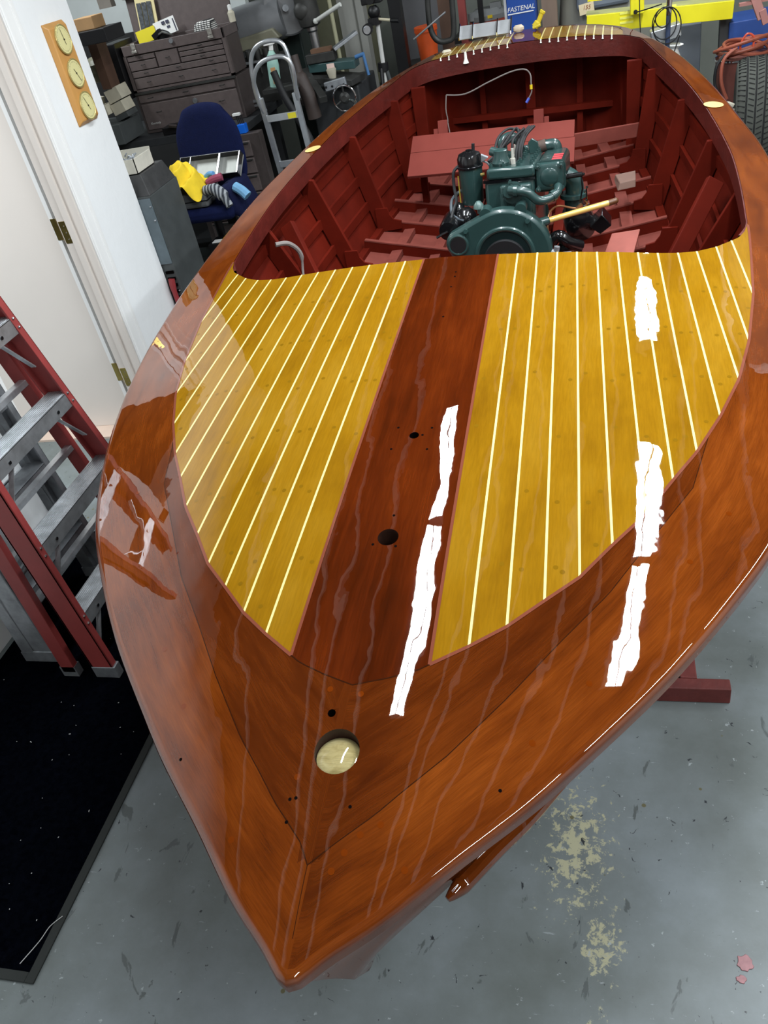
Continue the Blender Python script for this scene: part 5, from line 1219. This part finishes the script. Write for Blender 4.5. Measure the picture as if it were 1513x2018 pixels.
for z, st in ((1.125,True),(.86,False),(.60,False),(.35,False)):
    cb_ = obj('crossbar', M().bar(HP(-1.885,z,-.012), HP(-1.69,z,-.012), .010, .038), ALH, ht, smooth=False, bevel=.002)
    if st: obj('yellow_sticker', M().bar(HP(-1.75,z,-.0195), HP(-1.70,z,-.0195), .002, .030), pm('yellow_sticker', srgb(228,214,50), .5), cb_, smooth=False)
m = M(); m.bx(-1.93,-1.64,4.84,5.08,.0,.012); obj('toe_plate', m, ALH, ht, smooth=False)
for x in (-1.97,-1.60): obj('wheel', M().lathe([(.06,-.022),(.12,-.02),(.125,0),(.12,.02),(.06,.022)], (x,5.12,.125), (1,0,0), 28), RUB, ht)
bo = thing('spray_bottle', 'pale green spray bottle seen through the hand truck loops', 'bottle', (-1.93,5.55,1.02)); m = M(); m.lathe([(.035,0),(.037,.12),(.03,.17),(.014,.20)], (-1.95,5.42,1.22), (.12,0,1), 18); obj('body', m, pm('pale_green_bottle', srgb(150,190,178), .4, var=.08), bo); m = M(); m.cyl((-1.925,5.42,1.42),(-1.92,5.42,1.45),.014,12); m.bx(-1.96,-1.90,5.40,5.44,1.45,1.475); obj('trigger_head', m, WPAPER, bo); obj('orange_label', M().bx(-1.945,-1.915,5.383,5.386,1.24,1.33), pm('orange_label', srgb(200,150,100), .6), bo, smooth=False)
one('bottle_ledge', M().bx(-2.02,-1.80,5.35,5.50,1.195,1.218), DKG, 'narrow dark steel ledge under the pale green bottle', 'ledge', smooth=False)
hs = M(); hs.tube([(-1.90,5.30,1.32),(-1.86,5.28,1.18),(-1.80,5.26,1.05),(-1.74,5.24,.90),(-1.76,5.22,.75),(-1.84,5.2,.55),(-1.88,5.2,.3)], .022, 12, smooth=6); one('black_hose', hs, RUB, 'thick black hose hanging behind the hand truck', 'hose')
hs = M(); hs.tube([(-1.82,5.5,1.36),(-1.80,5.48,1.24),(-1.76,5.45,1.12),(-1.75,5.45,1.0)], [.03]*6+[.045]*14, 12, smooth=6); one('leather_apron', hs, pm('dark_brown_leather', srgb(58,48,44), .6, var=.2), 'dark brown leather pouch hanging behind the hand truck', 'pouch')
bn = thing('orange_bowl', 'orange plastic tub with a white lid on the floor behind the hand truck', 'tub', (-1.82,5.55,.46)); m = M(); m.lathe([(.10,0),(.13,.10),(.132,.13)], (-1.985,5.58,.52), (0,0,1), 26); obj('tub', m, pm('orange_tub', srgb(224,124,36), .45), bn); obj('lid', M().lathe([(.137,.13),(.137,.145),(.10,.155)], (-1.985,5.58,.52), (0,0,1), 26), WPAPER, bn)
one('low_shelf', M().bx(-2.17,-1.83,5.42,5.75,.48,.518), DKG, 'low dark shelf carrying the orange tub', 'shelf', smooth=False)

# --- tool rack under the grey arm
rk = thing('tool_holder_rack', 'steel rack with a row of round tool holders right of the chests', 'rack', (-2.2,5.7,1.1))
obj('rail', M().bx(-2.42,-2.0,5.76,5.79,1.325,1.34), ALU, rk, smooth=False, bevel=.002)
for k in range(7):
    x = -2.39+k*.060; h_ = obj('holder', M().lathe([(.006,-.09),(.010,-.03),(.018,0),(.022,.02),(.022,.05),(.012,.06)], (x,5.775,1.35), (0,0,1), 14), DKG, rk)
obj('back_plate', M().bx(-2.44,-1.98,5.82,5.84,1.08,1.36), DKG, rk, smooth=False)
m = M(); m.tube([(-2.29,5.60,1.42),(-2.27,5.60,1.36),(-2.25,5.60,1.29)], .006, 8); m.tube([(-2.30,5.60,1.37),(-2.23,5.60,1.385)], .005, 8); one('chrome_tap_wrench', m, CHROME, 'chrome T-handled wrench hooked on the tool holder rack', 'wrench')
one('black_square_block', M().bx(-2.28,-2.22,5.58,5.62,1.235,1.285), BLACKP, 'small black square block below the chrome wrench', 'block', smooth=False, bevel=.003)
m = M(); m.bx(-2.22,-2.12,5.58,5.60,1.125,1.14); m.bx(-2.22,-2.12,5.58,5.60,1.10,1.112); one('silver_plates', m, ALU, 'two silver name plates on the dark machine below the rack', 'plate', smooth=False)
obj('orange_knob', M().sph((-2.06,5.76,1.425),.014,10), ORG_P, rk)

# --- milling machine: arm, head, spindle, vise, table, handwheel
ml = thing('milling_machine', 'grey milling machine with horizontal arm, spindle and ringed handwheel', 'milling machine', (-1.8,5.9,0))
m = M(); m.lathe([(.10,0),(.125,.02),(.13,.10),(.13,.42),(.12,.46)], (-2.42,5.95,1.50), (1,-.0,.10), 36); obj('ram', m, MILLG, ml)
m = M(); m.lathe([(.155,-.06),(.16,-.05),(.16,.02),(.15,.03)], (-1.93,5.93,1.585), (.35,-1,.05), 36); hd2 = obj('head_disc', m, MILLG, ml)
obj('centre_bolt', M().cyl((-1.925,5.87,1.59),(-1.915,5.845,1.59),.02,20), ALUD, hd2)
m = M(); m.prism([(-2.40,5.80,1.46),(-2.02,5.80,1.50),(-1.98,5.80,1.44),(-2.10,5.80,1.405),(-2.36,5.80,1.39)], (0,.25,0)); obj('belt_guard', m, pm('olive_grey_paint', srgb(120,118,100), .5, var=.1), ml, bevel=.01)
m = M(); m.lathe([(.07,.26),(.072,.12),(.075,.05),(.065,.0),(.045,-.01)], (-1.775,5.85,1.47), (-.02,0,1), 28); m.sph((-1.80,5.79,1.56), .05, 16, (1,.5,1)); sd = obj('spindle_head', m, DKG, ml)
m = M(); m.lathe([(.012,-.16),(.014,-.13),(.026,-.12),(.028,-.03),(.036,-.02),(.036,0)], (-1.77,5.85,1.46), (-.02,0,1), 22); obj('chuck', m, STEEL, sd)
obj('drill_bit', M().lathe([(.001,-.23),(.005,-.22),(.005,-.16)], (-1.768,5.85,1.46), (-.02,0,1), 10), STEEL, sd)
m = M(); m.tube([(-1.71,5.78,1.495),(-1.52,5.72,1.56)], .013, 14); m.sph((-1.715,5.78,1.493),.018,10); obj('quill_handle', m, pm('white_enamel_handle', srgb(206,208,202), .35), sd)
obj('column', M().bx(-2.10,-1.92,6.05,6.35,0,1.5), pm('dark_green_black', srgb(18,32,28), .5, var=.1), ml, smooth=False, bevel=.01)
m = M(); m.hexa([(-1.82,5.62,1.18),(-1.48,5.50,1.135),(-1.44,5.70,1.135),(-1.78,5.82,1.18),(-1.82,5.62,1.215),(-1.48,5.50,1.17),(-1.44,5.70,1.17),(-1.78,5.82,1.215)]); obj('table', m, DKG, ml, smooth=False, bevel=.003)
m = M(); m.bar((-1.84,5.72,1.235),(-1.66,5.42,1.10),.05,.04); obj('saddle_way', m, DKG, ml, smooth=False, bevel=.003)
m = M(); m.bar((-1.64,5.44,1.165),(-1.50,5.44,1.180),.025,.05); obj('apron_plate', m, ALUD, ml, smooth=False, bevel=.004); m = M()
for x in (-1.63,-1.59,-1.515): m.cyl((x,5.424,1.165),(x,5.43,1.165),.007,10)
obj('bolts', m, BLACKP, ml)
m = M(); m.tube([(-1.515+math.cos(a)*.072,5.385,1.095+math.sin(a)*.072) for a in [2*math.pi*i/36 for i in range(36)]], .0065, 10, close=True); hw_ = obj('handwheel', m, CHROME, ml)
m = M(); m.lathe([(.03,-.005),(.035,.01),(.018,.03)], (-1.515,5.40,1.095), (0,-1,0), 20)
for a in (90,210,330): m.tube([(-1.515,5.39,1.095),(-1.515+math.cos(math.radians(a))*.07,5.385,1.095+math.sin(math.radians(a))*.07)], .006, 8)
obj('spokes', m, DKG, hw_); m = M(); m.tube([(-1.48,5.37,1.085),(-1.455,5.35,1.08)], .006, 8); obj('crank_grip', m, CHROME, hw_)
m = M(); m.bx(-1.80,-1.47,5.6,6.1,.0,1.12); obj('base', m, BENCH, ml, smooth=False, bevel=.01)
m = M(); m.lathe([(.01,-.06),(.07,-.03),(.09,0)], (-1.86,5.70,1.09), (0,0,1), 20); obj('chip_bowl', m, pm('rusty_grey', srgb(82,74,70), .6), ml)
vs_ = thing('drill_vise', 'green machine vise holding work under the spindle, with a blue crank', 'vise', (-1.63,5.7,1.22))
obj('body', M().hexa([(-1.79,5.66,1.225),(-1.47,5.60,1.215),(-1.47,5.74,1.215),(-1.79,5.80,1.225),(-1.79,5.66,1.275),(-1.47,5.60,1.262),(-1.47,5.74,1.262),(-1.79,5.80,1.275)]), pm('vise_green', srgb(50,76,76), .4, var=.15), vs_, smooth=False, bevel=.004)
obj('jaw', M().bx(-1.79,-1.60,5.64,5.72,1.276,1.33), DKG, vs_, smooth=False, bevel=.004); obj('clamped_stock', M().bx(-1.75,-1.62,5.645,5.70,1.331,1.355), pm('rusty_stock', srgb(104,76,56), .6), vs_, smooth=False)
obj('pale_label', M().bx(-1.655,-1.605,5.615,5.619,1.235,1.265), pm('pinkish_label', srgb(216,190,180), .6), vs_, smooth=False)
m = M(); m.tube([(-1.47,5.66,1.27),(-1.41,5.65,1.28)], .012, 10); m.tube([(-1.415,5.65,1.285),(-1.40,5.64,1.16)], .009, 10); obj('crank', m, pm('blue_crank', srgb(66,110,158), .4), vs_)
one('angle_plate', M().bar((-1.60,5.66,1.335),(-1.45,5.72,1.40),.08,.018,(0,0,1)), ALUD, 'grey steel plate lying slanted on the green vise', 'plate', smooth=False, bevel=.002)
one('steel_cup', M().lathe([(.022,0),(.032,.05),(.030,.055)], (-1.62,5.58,1.186), (0,0,1), 16), pm('pale_cup', srgb(170,164,146), .6), 'small pale cup standing on the mill table below the vise', 'cup')
# posts and panels behind the mill
one('shelf_post', M().bar((-2.145,6.45,0),(-2.145,6.45,1.7),.07,.05,(0,1,0)), CREAMP, 'broad cream steel upright behind the hand truck', 'post', smooth=False)
one('pipe_post', M().cyl((-2.03,6.5,.6),(-2.03,6.5,1.75),.028,16), CREAMP, 'round cream pipe just right of the broad cream upright', 'pipe')
one('thin_post', M().cyl((-1.86,6.7,.9),(-1.86,6.7,1.75),.016,12), CREAMP, 'thin cream rod behind the spindle', 'rod')
one('backing_board', M().bx(-2.1,-1.6,6.95,6.98,.9,1.62), OLIVE, 'olive grey board behind the spindle', 'board', smooth=False)
pc = thing('column_casing', 'ribbed weathered grey post right of the spindle', 'post', (-1.70,6.8,0)); obj('casing', M().bx(-1.83,-1.64,6.78,6.9,0,1.8), GREYWOOD, pc, smooth=False); obj('groove', M().bx(-1.705,-1.695,6.775,6.782,0,1.8), pm('groove_shadow_paint', srgb(96,96,90), .8), pc, smooth=False)  # groove is a darker strip painting the shade in it

# --- tripod with camera head
tp_ = thing('tripod', 'camera tripod with white centre column and black legs left of the boat stern', 'tripod', (-1.36,5.9,0))
obj('centre_column', M().cyl((-1.365,5.9,.75),(-1.35,5.9,1.40),.014,14), pm('white_tube', srgb(206,206,202), .35), tp_)
obj('collar', M().cyl((-1.36,5.9,1.13),(-1.357,5.9,1.18),.035,18), BLACKP, tp_)
for dx, dy in ((-.045,-.20),(.15,-.03),(.0,.17)): l_ = obj('leg', M().tube([(-1.36+dx*.12,5.9+dy*.12,1.15),(-1.35+dx*1.5,5.9+dy*1.5,.02)], .013, 10), BLACKP if dx < .1 else GREYC, tp_); obj('foot', M().sph((-1.35+dx*1.5,5.9+dy*1.5,.02),.02,8), RUB, l_)
m = M(); m.bx(-1.40,-1.33,5.86,5.94,1.40,1.44); m.cyl((-1.40,5.84,1.39),(-1.40,5.80,1.39),.032,20); m.sph((-1.36,5.9,1.47),.04,12); pn = obj('pan_head', m, BLACKP, tp_); obj('knob_face', M().cyl((-1.40,5.80,1.39),(-1.40,5.797,1.39),.024,20), CHROME, pn)
m = M(); m.tube([(-1.34,5.88,1.43),(-1.24,5.82,1.415)], .008, 8); hdl = obj('pan_handle', m, pm('cream_rod', srgb(206,198,170), .4), tp_); obj('grip', M().tube([(-1.24,5.82,1.415),(-1.18,5.78,1.41)], .014, 10), BLACKP, hdl)
cm = thing('camera', 'small black camera mounted on the tripod head', 'camera', (-1.37,5.9,1.51)); obj('body', M().bx(-1.43,-1.30,5.88,5.95,1.515,1.58), BLACKP, cm, smooth=False, bevel=.006); obj('lens', M().cyl((-1.36,5.88,1.545),(-1.36,5.83,1.545),.028,18), BLACKP, cm)

# --- clutter between tripod and blue cabinet
one('tool_drawer_unit', M().bx(-1.45,-1.12,7.2,7.5,.9,1.42), pm('grey_drawer_unit', srgb(96,96,98), .5, var=.1), 'grey metal drawer unit far behind the tripod', 'drawer unit', smooth=False, bevel=.004)
one('black_upright', M().bx(-1.35,-1.27,6.3,6.4,0,1.5), BLACKP, 'broad black upright right of the tripod', 'upright', smooth=False)
bu = thing('orange_bucket', 'orange plastic bucket behind the tripod near the stern', 'bucket', (-1.18,6.6,1.08)); m = M(); m.lathe([(.065,0),(.078,.18),(.083,.18),(.083,.21),(.078,.215)], (-1.17,6.6,1.05), (0,0,1), 28); obj('pail', m, ORG_P, bu); obj('rim_band', M().lathe([(.084,.185),(.084,.19)], (-1.17,6.6,1.05), (0,0,1), 28), ORG_P, bu)
one('bucket_shelf', M().bx(-1.33,-1.02,6.5,6.75,1.02,1.048).bx(-1.32,-1.28,6.52,6.73,0,1.02).bx(-1.07,-1.03,6.52,6.73,0,1.02), DKG, 'dark shelf under the orange bucket', 'shelf', smooth=False)
one('brown_machine_post', M().bx(-1.0,-.93,6.2,6.3,0,1.5), OLDWOOD, 'dark brown machine post in front of the red rack', 'post', smooth=False)
m = M(); m.tube([(-1.04,6.1,1.5),(-1.05,6.1,1.32),(-1.02,6.1,1.23),(-.95,6.1,1.21),(-.90,6.1,1.25),(-.885,6.1,1.5)], .018, 12, smooth=6); one('bent_black_pipe', m, DKG, 'bent black pipe loop hanging before the brown post', 'pipe')
one('red_rack_post', M().bx(-.925,-.875,6.6,6.66,0,1.5), pm('dull_red_paint', srgb(134,56,52), .6), 'dull red upright of the rack behind the stern', 'post', smooth=False)
m = M(); m.tube([(-1.16,6.05,1.26),(-.93,6.05,1.38)], .006, 8); one('thin_grey_rod', m, ALU, 'thin grey rod crossing in front of the brown machine post', 'rod')
rmq = thing('stored_machine', 'grey and orange-red machine body on the rack left of the blue cabinet', 'machine', (-.76,7.0,1.1)); m = M(); m.lathe([(.14,0),(.14,.03),(.10,.07)], (-.76,7.0,1.19), (0,0,1), 26); m.lathe([(.05,0),(.05,.05)], (-.86,6.95,1.20), (0,0,1), 14); m.bx(-.74,-.66,6.93,7.0,1.25,1.29); obj('grey_top', m, pm('light_grey_machine', srgb(132,134,134), .5, var=.12), rmq); obj('red_base', M().lathe([(.145,0),(.147,.05)], (-.76,7.0,1.138), (0,0,1), 26), pm('orange_red_paint', srgb(176,78,60), .5), rmq); obj('yellow_tag', M().bx(-.755,-.72,6.86,6.863,1.205,1.225), YEL, rmq, smooth=False)
one('rack_shelf', M().bx(-1.0,-.60,6.7,7.2,1.10,1.135), DKG, 'dark rack shelf under the grey and orange-red machine', 'shelf', smooth=False)
one('rack_beam', M().bx(-1.0,-.55,6.9,6.96,1.36,1.39), ALUD, 'pale grey rack beam above the stored machine', 'beam', smooth=False)
one('dark_strut', M().bx(-.80,-.765,6.7,6.74,1.1,1.5), BLACKP, 'narrow dark strut standing in front of the stored machine', 'strut', smooth=False)
fb = thing('blue_cabinet', 'tall blue metal cabinet with slanted white lettering, behind the stern', 'cabinet', (-.46,6.25,0)); obj('body', M().bx(-.555,-.375,6.2,6.5,0,1.62), pm('strong_blue_paint', srgb(24,70,150), .45, var=.06), fb, smooth=False, bevel=.004)
obj('side_strip', M().bx(-.572,-.556,6.2,6.24,0,1.62), pm('pale_edge', srgb(170,170,172), .5), fb, smooth=False)
txt('lettering', 'FASTENAL', .038, (-.465,6.198,1.305), FACE, WPAPER, fb, .2); obj('underline', M().bx(-.55,-.385,6.196,6.199,1.278,1.284), WPAPER, fb, smooth=False)
one('brown_wood_post', M().bx(-.345,-.245,6.4,6.5,0,1.6), pm('brown_post', srgb(128,108,92), .8, var=.15, stretch=(1,1,.15)), 'brown wooden post between the blue cabinet and the grey machine', 'post', smooth=False)
# things lying on the aft deck
al = thing('aluminium_tray', 'shallow divided aluminium tray resting on the aft deck', 'tray', BL(-.22, 4.95, -.68))
def tray():
    A = [(-.355, 4.93), (-.355+.285, 4.93)]; z0 = -.672
    m = M(); m.hexa([BL(-.365,4.93,z0),BL(-.095,4.93,z0),BL(-.095,4.99,z0+.055),BL(-.365,4.99,z0+.055),BL(-.365,4.935,z0-.004),BL(-.095,4.935,z0-.004),BL(-.095,4.995,z0+.052),BL(-.365,4.995,z0+.052)]); obj('pan', m, pm('matt_aluminium', srgb(168,170,172), .45, .4, var=.15), al, smooth=False)
    for w_ in (-.367,-.295,-.165,-.093): obj('divider', M().hexa([BL(w_,4.92,z0-.004),BL(w_+.005,4.92,z0-.004),BL(w_+.005,4.995,z0+.055),BL(w_,4.995,z0+.055),BL(w_,4.915,z0+.012),BL(w_+.005,4.915,z0+.012),BL(w_+.005,4.985,z0+.068),BL(w_,4.985,z0+.068)]), CHROME, al, smooth=False)
tray()
m = M(); m.sph(BL(-.055,4.98,-.665), .025, 10, (1.2,.8,.8)); one('crumpled_tissue', m, pm('beige_tissue', srgb(200,184,160), .8), 'crumpled beige tissue on the aft deck right of the tray', 'tissue')
m = M(); m.tube([BL(.03,4.98,-.668),BL(.05,4.98,-.645),BL(.065,4.98,-.615),BL(.075,4.98,-.60)], [.018]*6+[.012]*8+[.015]*5, 10, smooth=6); m.tube([BL(.02,4.97,-.67),BL(.06,4.97,-.66)], .008, 8); one('yellow_clamp', m, pm('yellow_rubber', srgb(206,184,40), .5), 'small yellow spring clamp standing on the aft deck', 'clamp')
m = M(); m.sph(BL(-.415,4.80,-.70), .02, 8, (1.3,.8,.6)); one('putty_lump', m, PAPER, 'small cream putty lump on the left end of the aft deck', 'putty')

# --- grey machine with yellow beam, pole and cable
gm = thing('grey_machine', 'large pale grey moulded machine body behind the starboard stern', 'machine', (.2,6.6,0))
m = M(); rings = []
for z in [i*.1 for i in range(17)]:
    k = 1-.25*max(0, z-1.1); rings.append([m.bm.verts.new((.22+x*k, 6.75+y*.30, z)) for x, y in [(math.copysign(abs(math.cos(a))**.5, math.cos(a))*.47, math.copysign(abs(math.sin(a))**.5, math.sin(a))) for a in [2*math.pi*i/36 for i in range(36)]]])
m.skin(rings); obj('body', m, pm('pale_khaki_grey', srgb(154,154,144), .5, var=.06), gm)
obj('door_panel', M().bx(.46,.655,6.30,6.44,.2,1.03), pm('blue_grey_panel', srgb(122,128,136), .5, var=.05), gm, smooth=False, bevel=.006)
obj('blue_recess', M().bx(-.12,.22,6.40,6.45,1.20,1.5), pm('blue_grey_recess', srgb(112,120,130), .5), gm, smooth=False, bevel=.02)
yb = thing('yellow_beam', 'bright yellow steel beam with slots and a wire loop bracket crossing before the grey machine', 'beam', (.4,6.0,0))
YB = pm('safety_yellow', srgb(238,226,30), .45, var=.04)
A_, B_ = Vector((-.055,6.03,1.17)), Vector((.80,6.0,1.115))
obj('front_plate', M().bar(A_, B_, .02, .095), YB, yb, smooth=False, bevel=.002)
obj('top_plate', M().bar(A_+Vector((0,.09,.048)), B_+Vector((0,.09,.048)), .17, .006), pm('grey_yellow_top', srgb(168,168,110), .6, var=.15), yb, smooth=False)
for k in (0, 1, 2): obj('slot_louvre', M().bar(A_+Vector((.20,-.015,.028-.026*k)), A_+Vector((.28,-.015,.026-.026*k)), .012, .012), pm('pale_yellow', srgb(244,238,110), .5), yb, smooth=False)
for k in (0, 1): obj('slot_louvre', M().bar(A_+Vector((.46,-.015,.022-.03*k)), A_+Vector((.53,-.015,.020-.03*k)), .012, .010), pm('pale_yellow', srgb(244,238,110), .5), yb, smooth=False)
obj('upper_rail', M().bar(A_+Vector((.01,.02,.13)), A_+Vector((.10,.02,.125)), .02, .02), YB, yb, smooth=False)
br2 = obj('bracket', M().bx(.205,.285,5.93,6.01,1.19,1.275), YB, yb, smooth=False, bevel=.004); obj('stud', M().cyl((.235,5.93,1.205),(.235,5.915,1.205),.012,12), BLACKP, br2)
for x in (-.03,.77): obj('support', M().bx(x-.03,x+.03,6.08,6.14,0,1.12), pm('dark_support', srgb(60,60,60), .6), yb, smooth=False)
sg_ = thing('number_sign', 'small cream card with a handwritten number fixed to the grey machine', 'card', (-.06,6.2,1.2)); obj('card', M().rbox((-.055,6.37,1.215),(.095,.004,.062),Ry(-6)), pm('cream_sign', srgb(226,208,170), .6, var=.03), sg_, smooth=False); txt('handwriting', '155', .034, (-.055,6.366,1.222), FACE, pm('red_brown_ink', srgb(150,90,60), .6), sg_, .2)
txt('pencil_marks', '1340', .05, (.11,6.398,1.29), FACE, pm('pencil_grey', srgb(84,88,94), .6), gm, .2)
pl_ = thing('blue_grey_pole', 'slim dark blue pole with chrome top standing right of the stern', 'pole', (.395,5.7,0)); obj('tube', M().tube([(.375,5.7,.02),(.41,5.7,1.19)], .014, 14), pm('dark_blue_tube', srgb(60,72,98), .4), pl_); obj('chrome_top', M().tube([(.41,5.7,1.19),(.413,5.7,1.28)], .016, 14), CHROME, pl_)
m = M()
for (cx_, cz_, r_) in ((.385,1.155,.075),(.40,1.14,.085),(.375,1.185,.045)): m.tube([(cx_+math.cos(a)*r_*.9, 5.67+.01*math.sin(a*2), cz_+math.sin(a)*r_*1.1) for a in [2*math.pi*i/30 for i in range(30)]], .0035, 6, close=True)
m.tube([(.235,5.9,1.205),(.30,5.7,1.24),(.37,5.67,1.255)], .0035, 6, smooth=6); m.tube([(.245,5.75,1.6),(.25,5.72,1.2),(.26,5.7,1.0)], .003, 6); m.tube([(.47,5.67,1.08),(.44,5.67,.99),(.42,5.66,.95)], .0035, 6)
one('coiled_cable', m, RUB, 'black cable coiled over the top of the slim blue pole', 'cable')
gg = thing('silver_unit', 'silver and white appliance under the coiled cable', 'appliance', (.40,5.75,.9)); obj('silver_case', M().rbox((.40,5.80,1.085),(.17,.10,.07),Ry(-8)), ALU, gg, smooth=False, bevel=.006); m = M(); m.lathe([(.06,0),(.05,.08),(.03,.12),(.06,.14)], (.43,5.78,.88), (.1,0,1), 20); obj('white_body', m, WPAPER, gg); obj('pedestal', M().bx(.36,.50,5.72,5.86,0,.88), BLACKP, gg, smooth=False)
# --- hose reel, trailer wheel, red bracket, blue bin at the right edge
hr = thing('hose_barrel', 'galvanised drum heaped with red-brown air hose behind the tyre', 'hose drum', (.84,5.75,.5)); obj('drum', M().lathe([(.15,0),(.155,.30),(.16,.31)], (.84,5.75,.60), (0,0,1), 30), pm('brown_drum', srgb(110,64,56), .5, var=.2), hr); obj('rim', M().tube([(.84+math.cos(a)*.16,5.75+math.sin(a)*.16,.905) for a in [2*math.pi*i/36 for i in range(36)]], .007, 8, close=True), CHROME, hr); obj('stand', M().bx(.72,.96,5.65,5.85,0,.60), BLACKP, hr, smooth=False)
HOSE = pm('red_brown_hose', srgb(150,78,58), .5, var=.15); ho = thing('air_hose', 'coils of red-brown and orange air hose spilling over the drum', 'hose', (.84,5.75,.9))
r4 = random.Random(4)
for k in range(5):
    R_ = .10+.014*k; tl = Ry(r4.uniform(-14,14)) @ Rx(r4.uniform(-14,14)); c0 = Vector((.84+r4.uniform(-.02,.02),5.74,.925+k*.012))
    obj('coil', M().tube([c0+tl @ Vector((math.cos(a)*R_, math.sin(a)*R_, 0)) for a in [2*math.pi*i/32 for i in range(32)]], .010, 8, close=True), HOSE, ho)
obj('orange_loop', M().tube([(.80,5.62,.95),(.80,5.60,1.0),(.83,5.6,1.04),(.865,5.6,1.02),(.865,5.6,.97)], .006, 8, smooth=6), pm('orange_red_hose', srgb(222,88,60), .4), ho)
obj('hanging_loop', M().tube([(.78,5.6,.98),(.71,5.58,.93),(.70,5.57,.82),(.735,5.56,.72)], .010, 8, smooth=6), HOSE, ho); obj('grey_loop', M().tube([(.72,5.62,.95),(.675,5.6,.90),(.67,5.6,.80),(.71,5.58,.73)], .009, 8, smooth=6), RUB, ho)
tw = thing('trailer_wheel', 'grooved black trailer tyre standing on edge at the right edge of the picture', 'wheel', (.86,5.2,0))
TYRE = pm('dusty_tyre_rubber', srgb(62,64,58), .8, var=.15, scale=20)
AX = Vector((.35,-.94,0)) ; AX = Vector((1,-.12,0)).normalized()
TC = Vector((.83,5.22,.675))
prof = [(.19,-.085),(.245,-.10),(.285,-.095),(.305,-.075),(.312,-.04),(.313,0),(.312,.04),(.305,.075),(.285,.095),(.245,.10),(.19,.085)]
obj('tyre', M().lathe(prof, TC, AX, 60, caps=False), TYRE, tw)
gv = M(); sx_ = AX; up_ = Vector((0,0,1)); fw_ = sx_.cross(up_)
for off in (-.045,0,.045): gv.tube([TC+sx_*off+(up_*math.sin(a)+fw_*math.cos(a))*.3125 for a in [2*math.pi*i/60 for i in range(60)]], .0045, 6, close=True)
for i in range(70):
    a = 2*math.pi*i/70; rd = up_*math.sin(a)+fw_*math.cos(a); tg = up_*math.cos(a)-fw_*math.sin(a)
    for sgn in (-1, 1): gv.bar(TC+sx_*sgn*.052+rd*.312, TC+sx_*sgn*.088+rd*.298+tg*.012, .004, .005, tuple(rd)); gv.bar(TC+sx_*sgn*.008+rd*.314, TC+sx_*sgn*.036+rd*.3135+tg*.012, .004, .003, tuple(rd))
obj('tread_grooves', gv, pm('tread_black', srgb(14,14,14), .9), tw, smooth=False)
obj('rim', M().lathe([(.02,-.05),(.12,-.05),(.16,-.06),(.19,-.085)], TC, AX, 40, caps=False), ALUD, tw); obj('hub', M().cyl(TC-AX*.085, TC-AX*.03, .04, 20), DKG, tw)
obj('axle_stand', M().bx(.78,.98,5.14,5.30,0,.35), BLACKP, tw, smooth=False)
m = M(); m.tube([(.66,5.3,.745),(.70,5.28,.76),(.735,5.27,.745)], .014, 8, smooth=4); m.sph((.73,5.26,.72),.018,10); one('pale_valve', m, PAPER, 'pale pipe fitting just left of the tyre', 'fitting')
rbk = thing('steel_bracket', 'dusty pink-red steel bracket arm hanging at the top right corner', 'bracket', (.87,5.5,1.1)); PKR = pm('dusty_red_steel', srgb(160,108,100), .6, var=.12); obj('arm', M().bar((.80,5.5,1.32),(.88,5.47,1.125),.045,.04,(0,1,0)), PKR, rbk, smooth=False, bevel=.003); obj('foot_plate', M().bar((.875,5.46,1.17),(.90,5.46,1.10),.035,.03,(0,1,0)), PKR, rbk, smooth=False, bevel=.002); obj('cross_plate', M().bx(.76,.84,5.47,5.51,1.20,1.215), PKR, rbk, smooth=False); obj('hanging_post', M().bx(.86,.92,5.5,5.56,1.2,1.7), PKR, rbk, smooth=False)
one('blue_bin', M().bx(.79,1.15,6.05,6.4,.6,1.04), pm('mid_blue_plastic', srgb(38,72,140), .5, var=.1), 'blue bin behind the hose drum at the right edge', 'bin', smooth=False, bevel=.006)
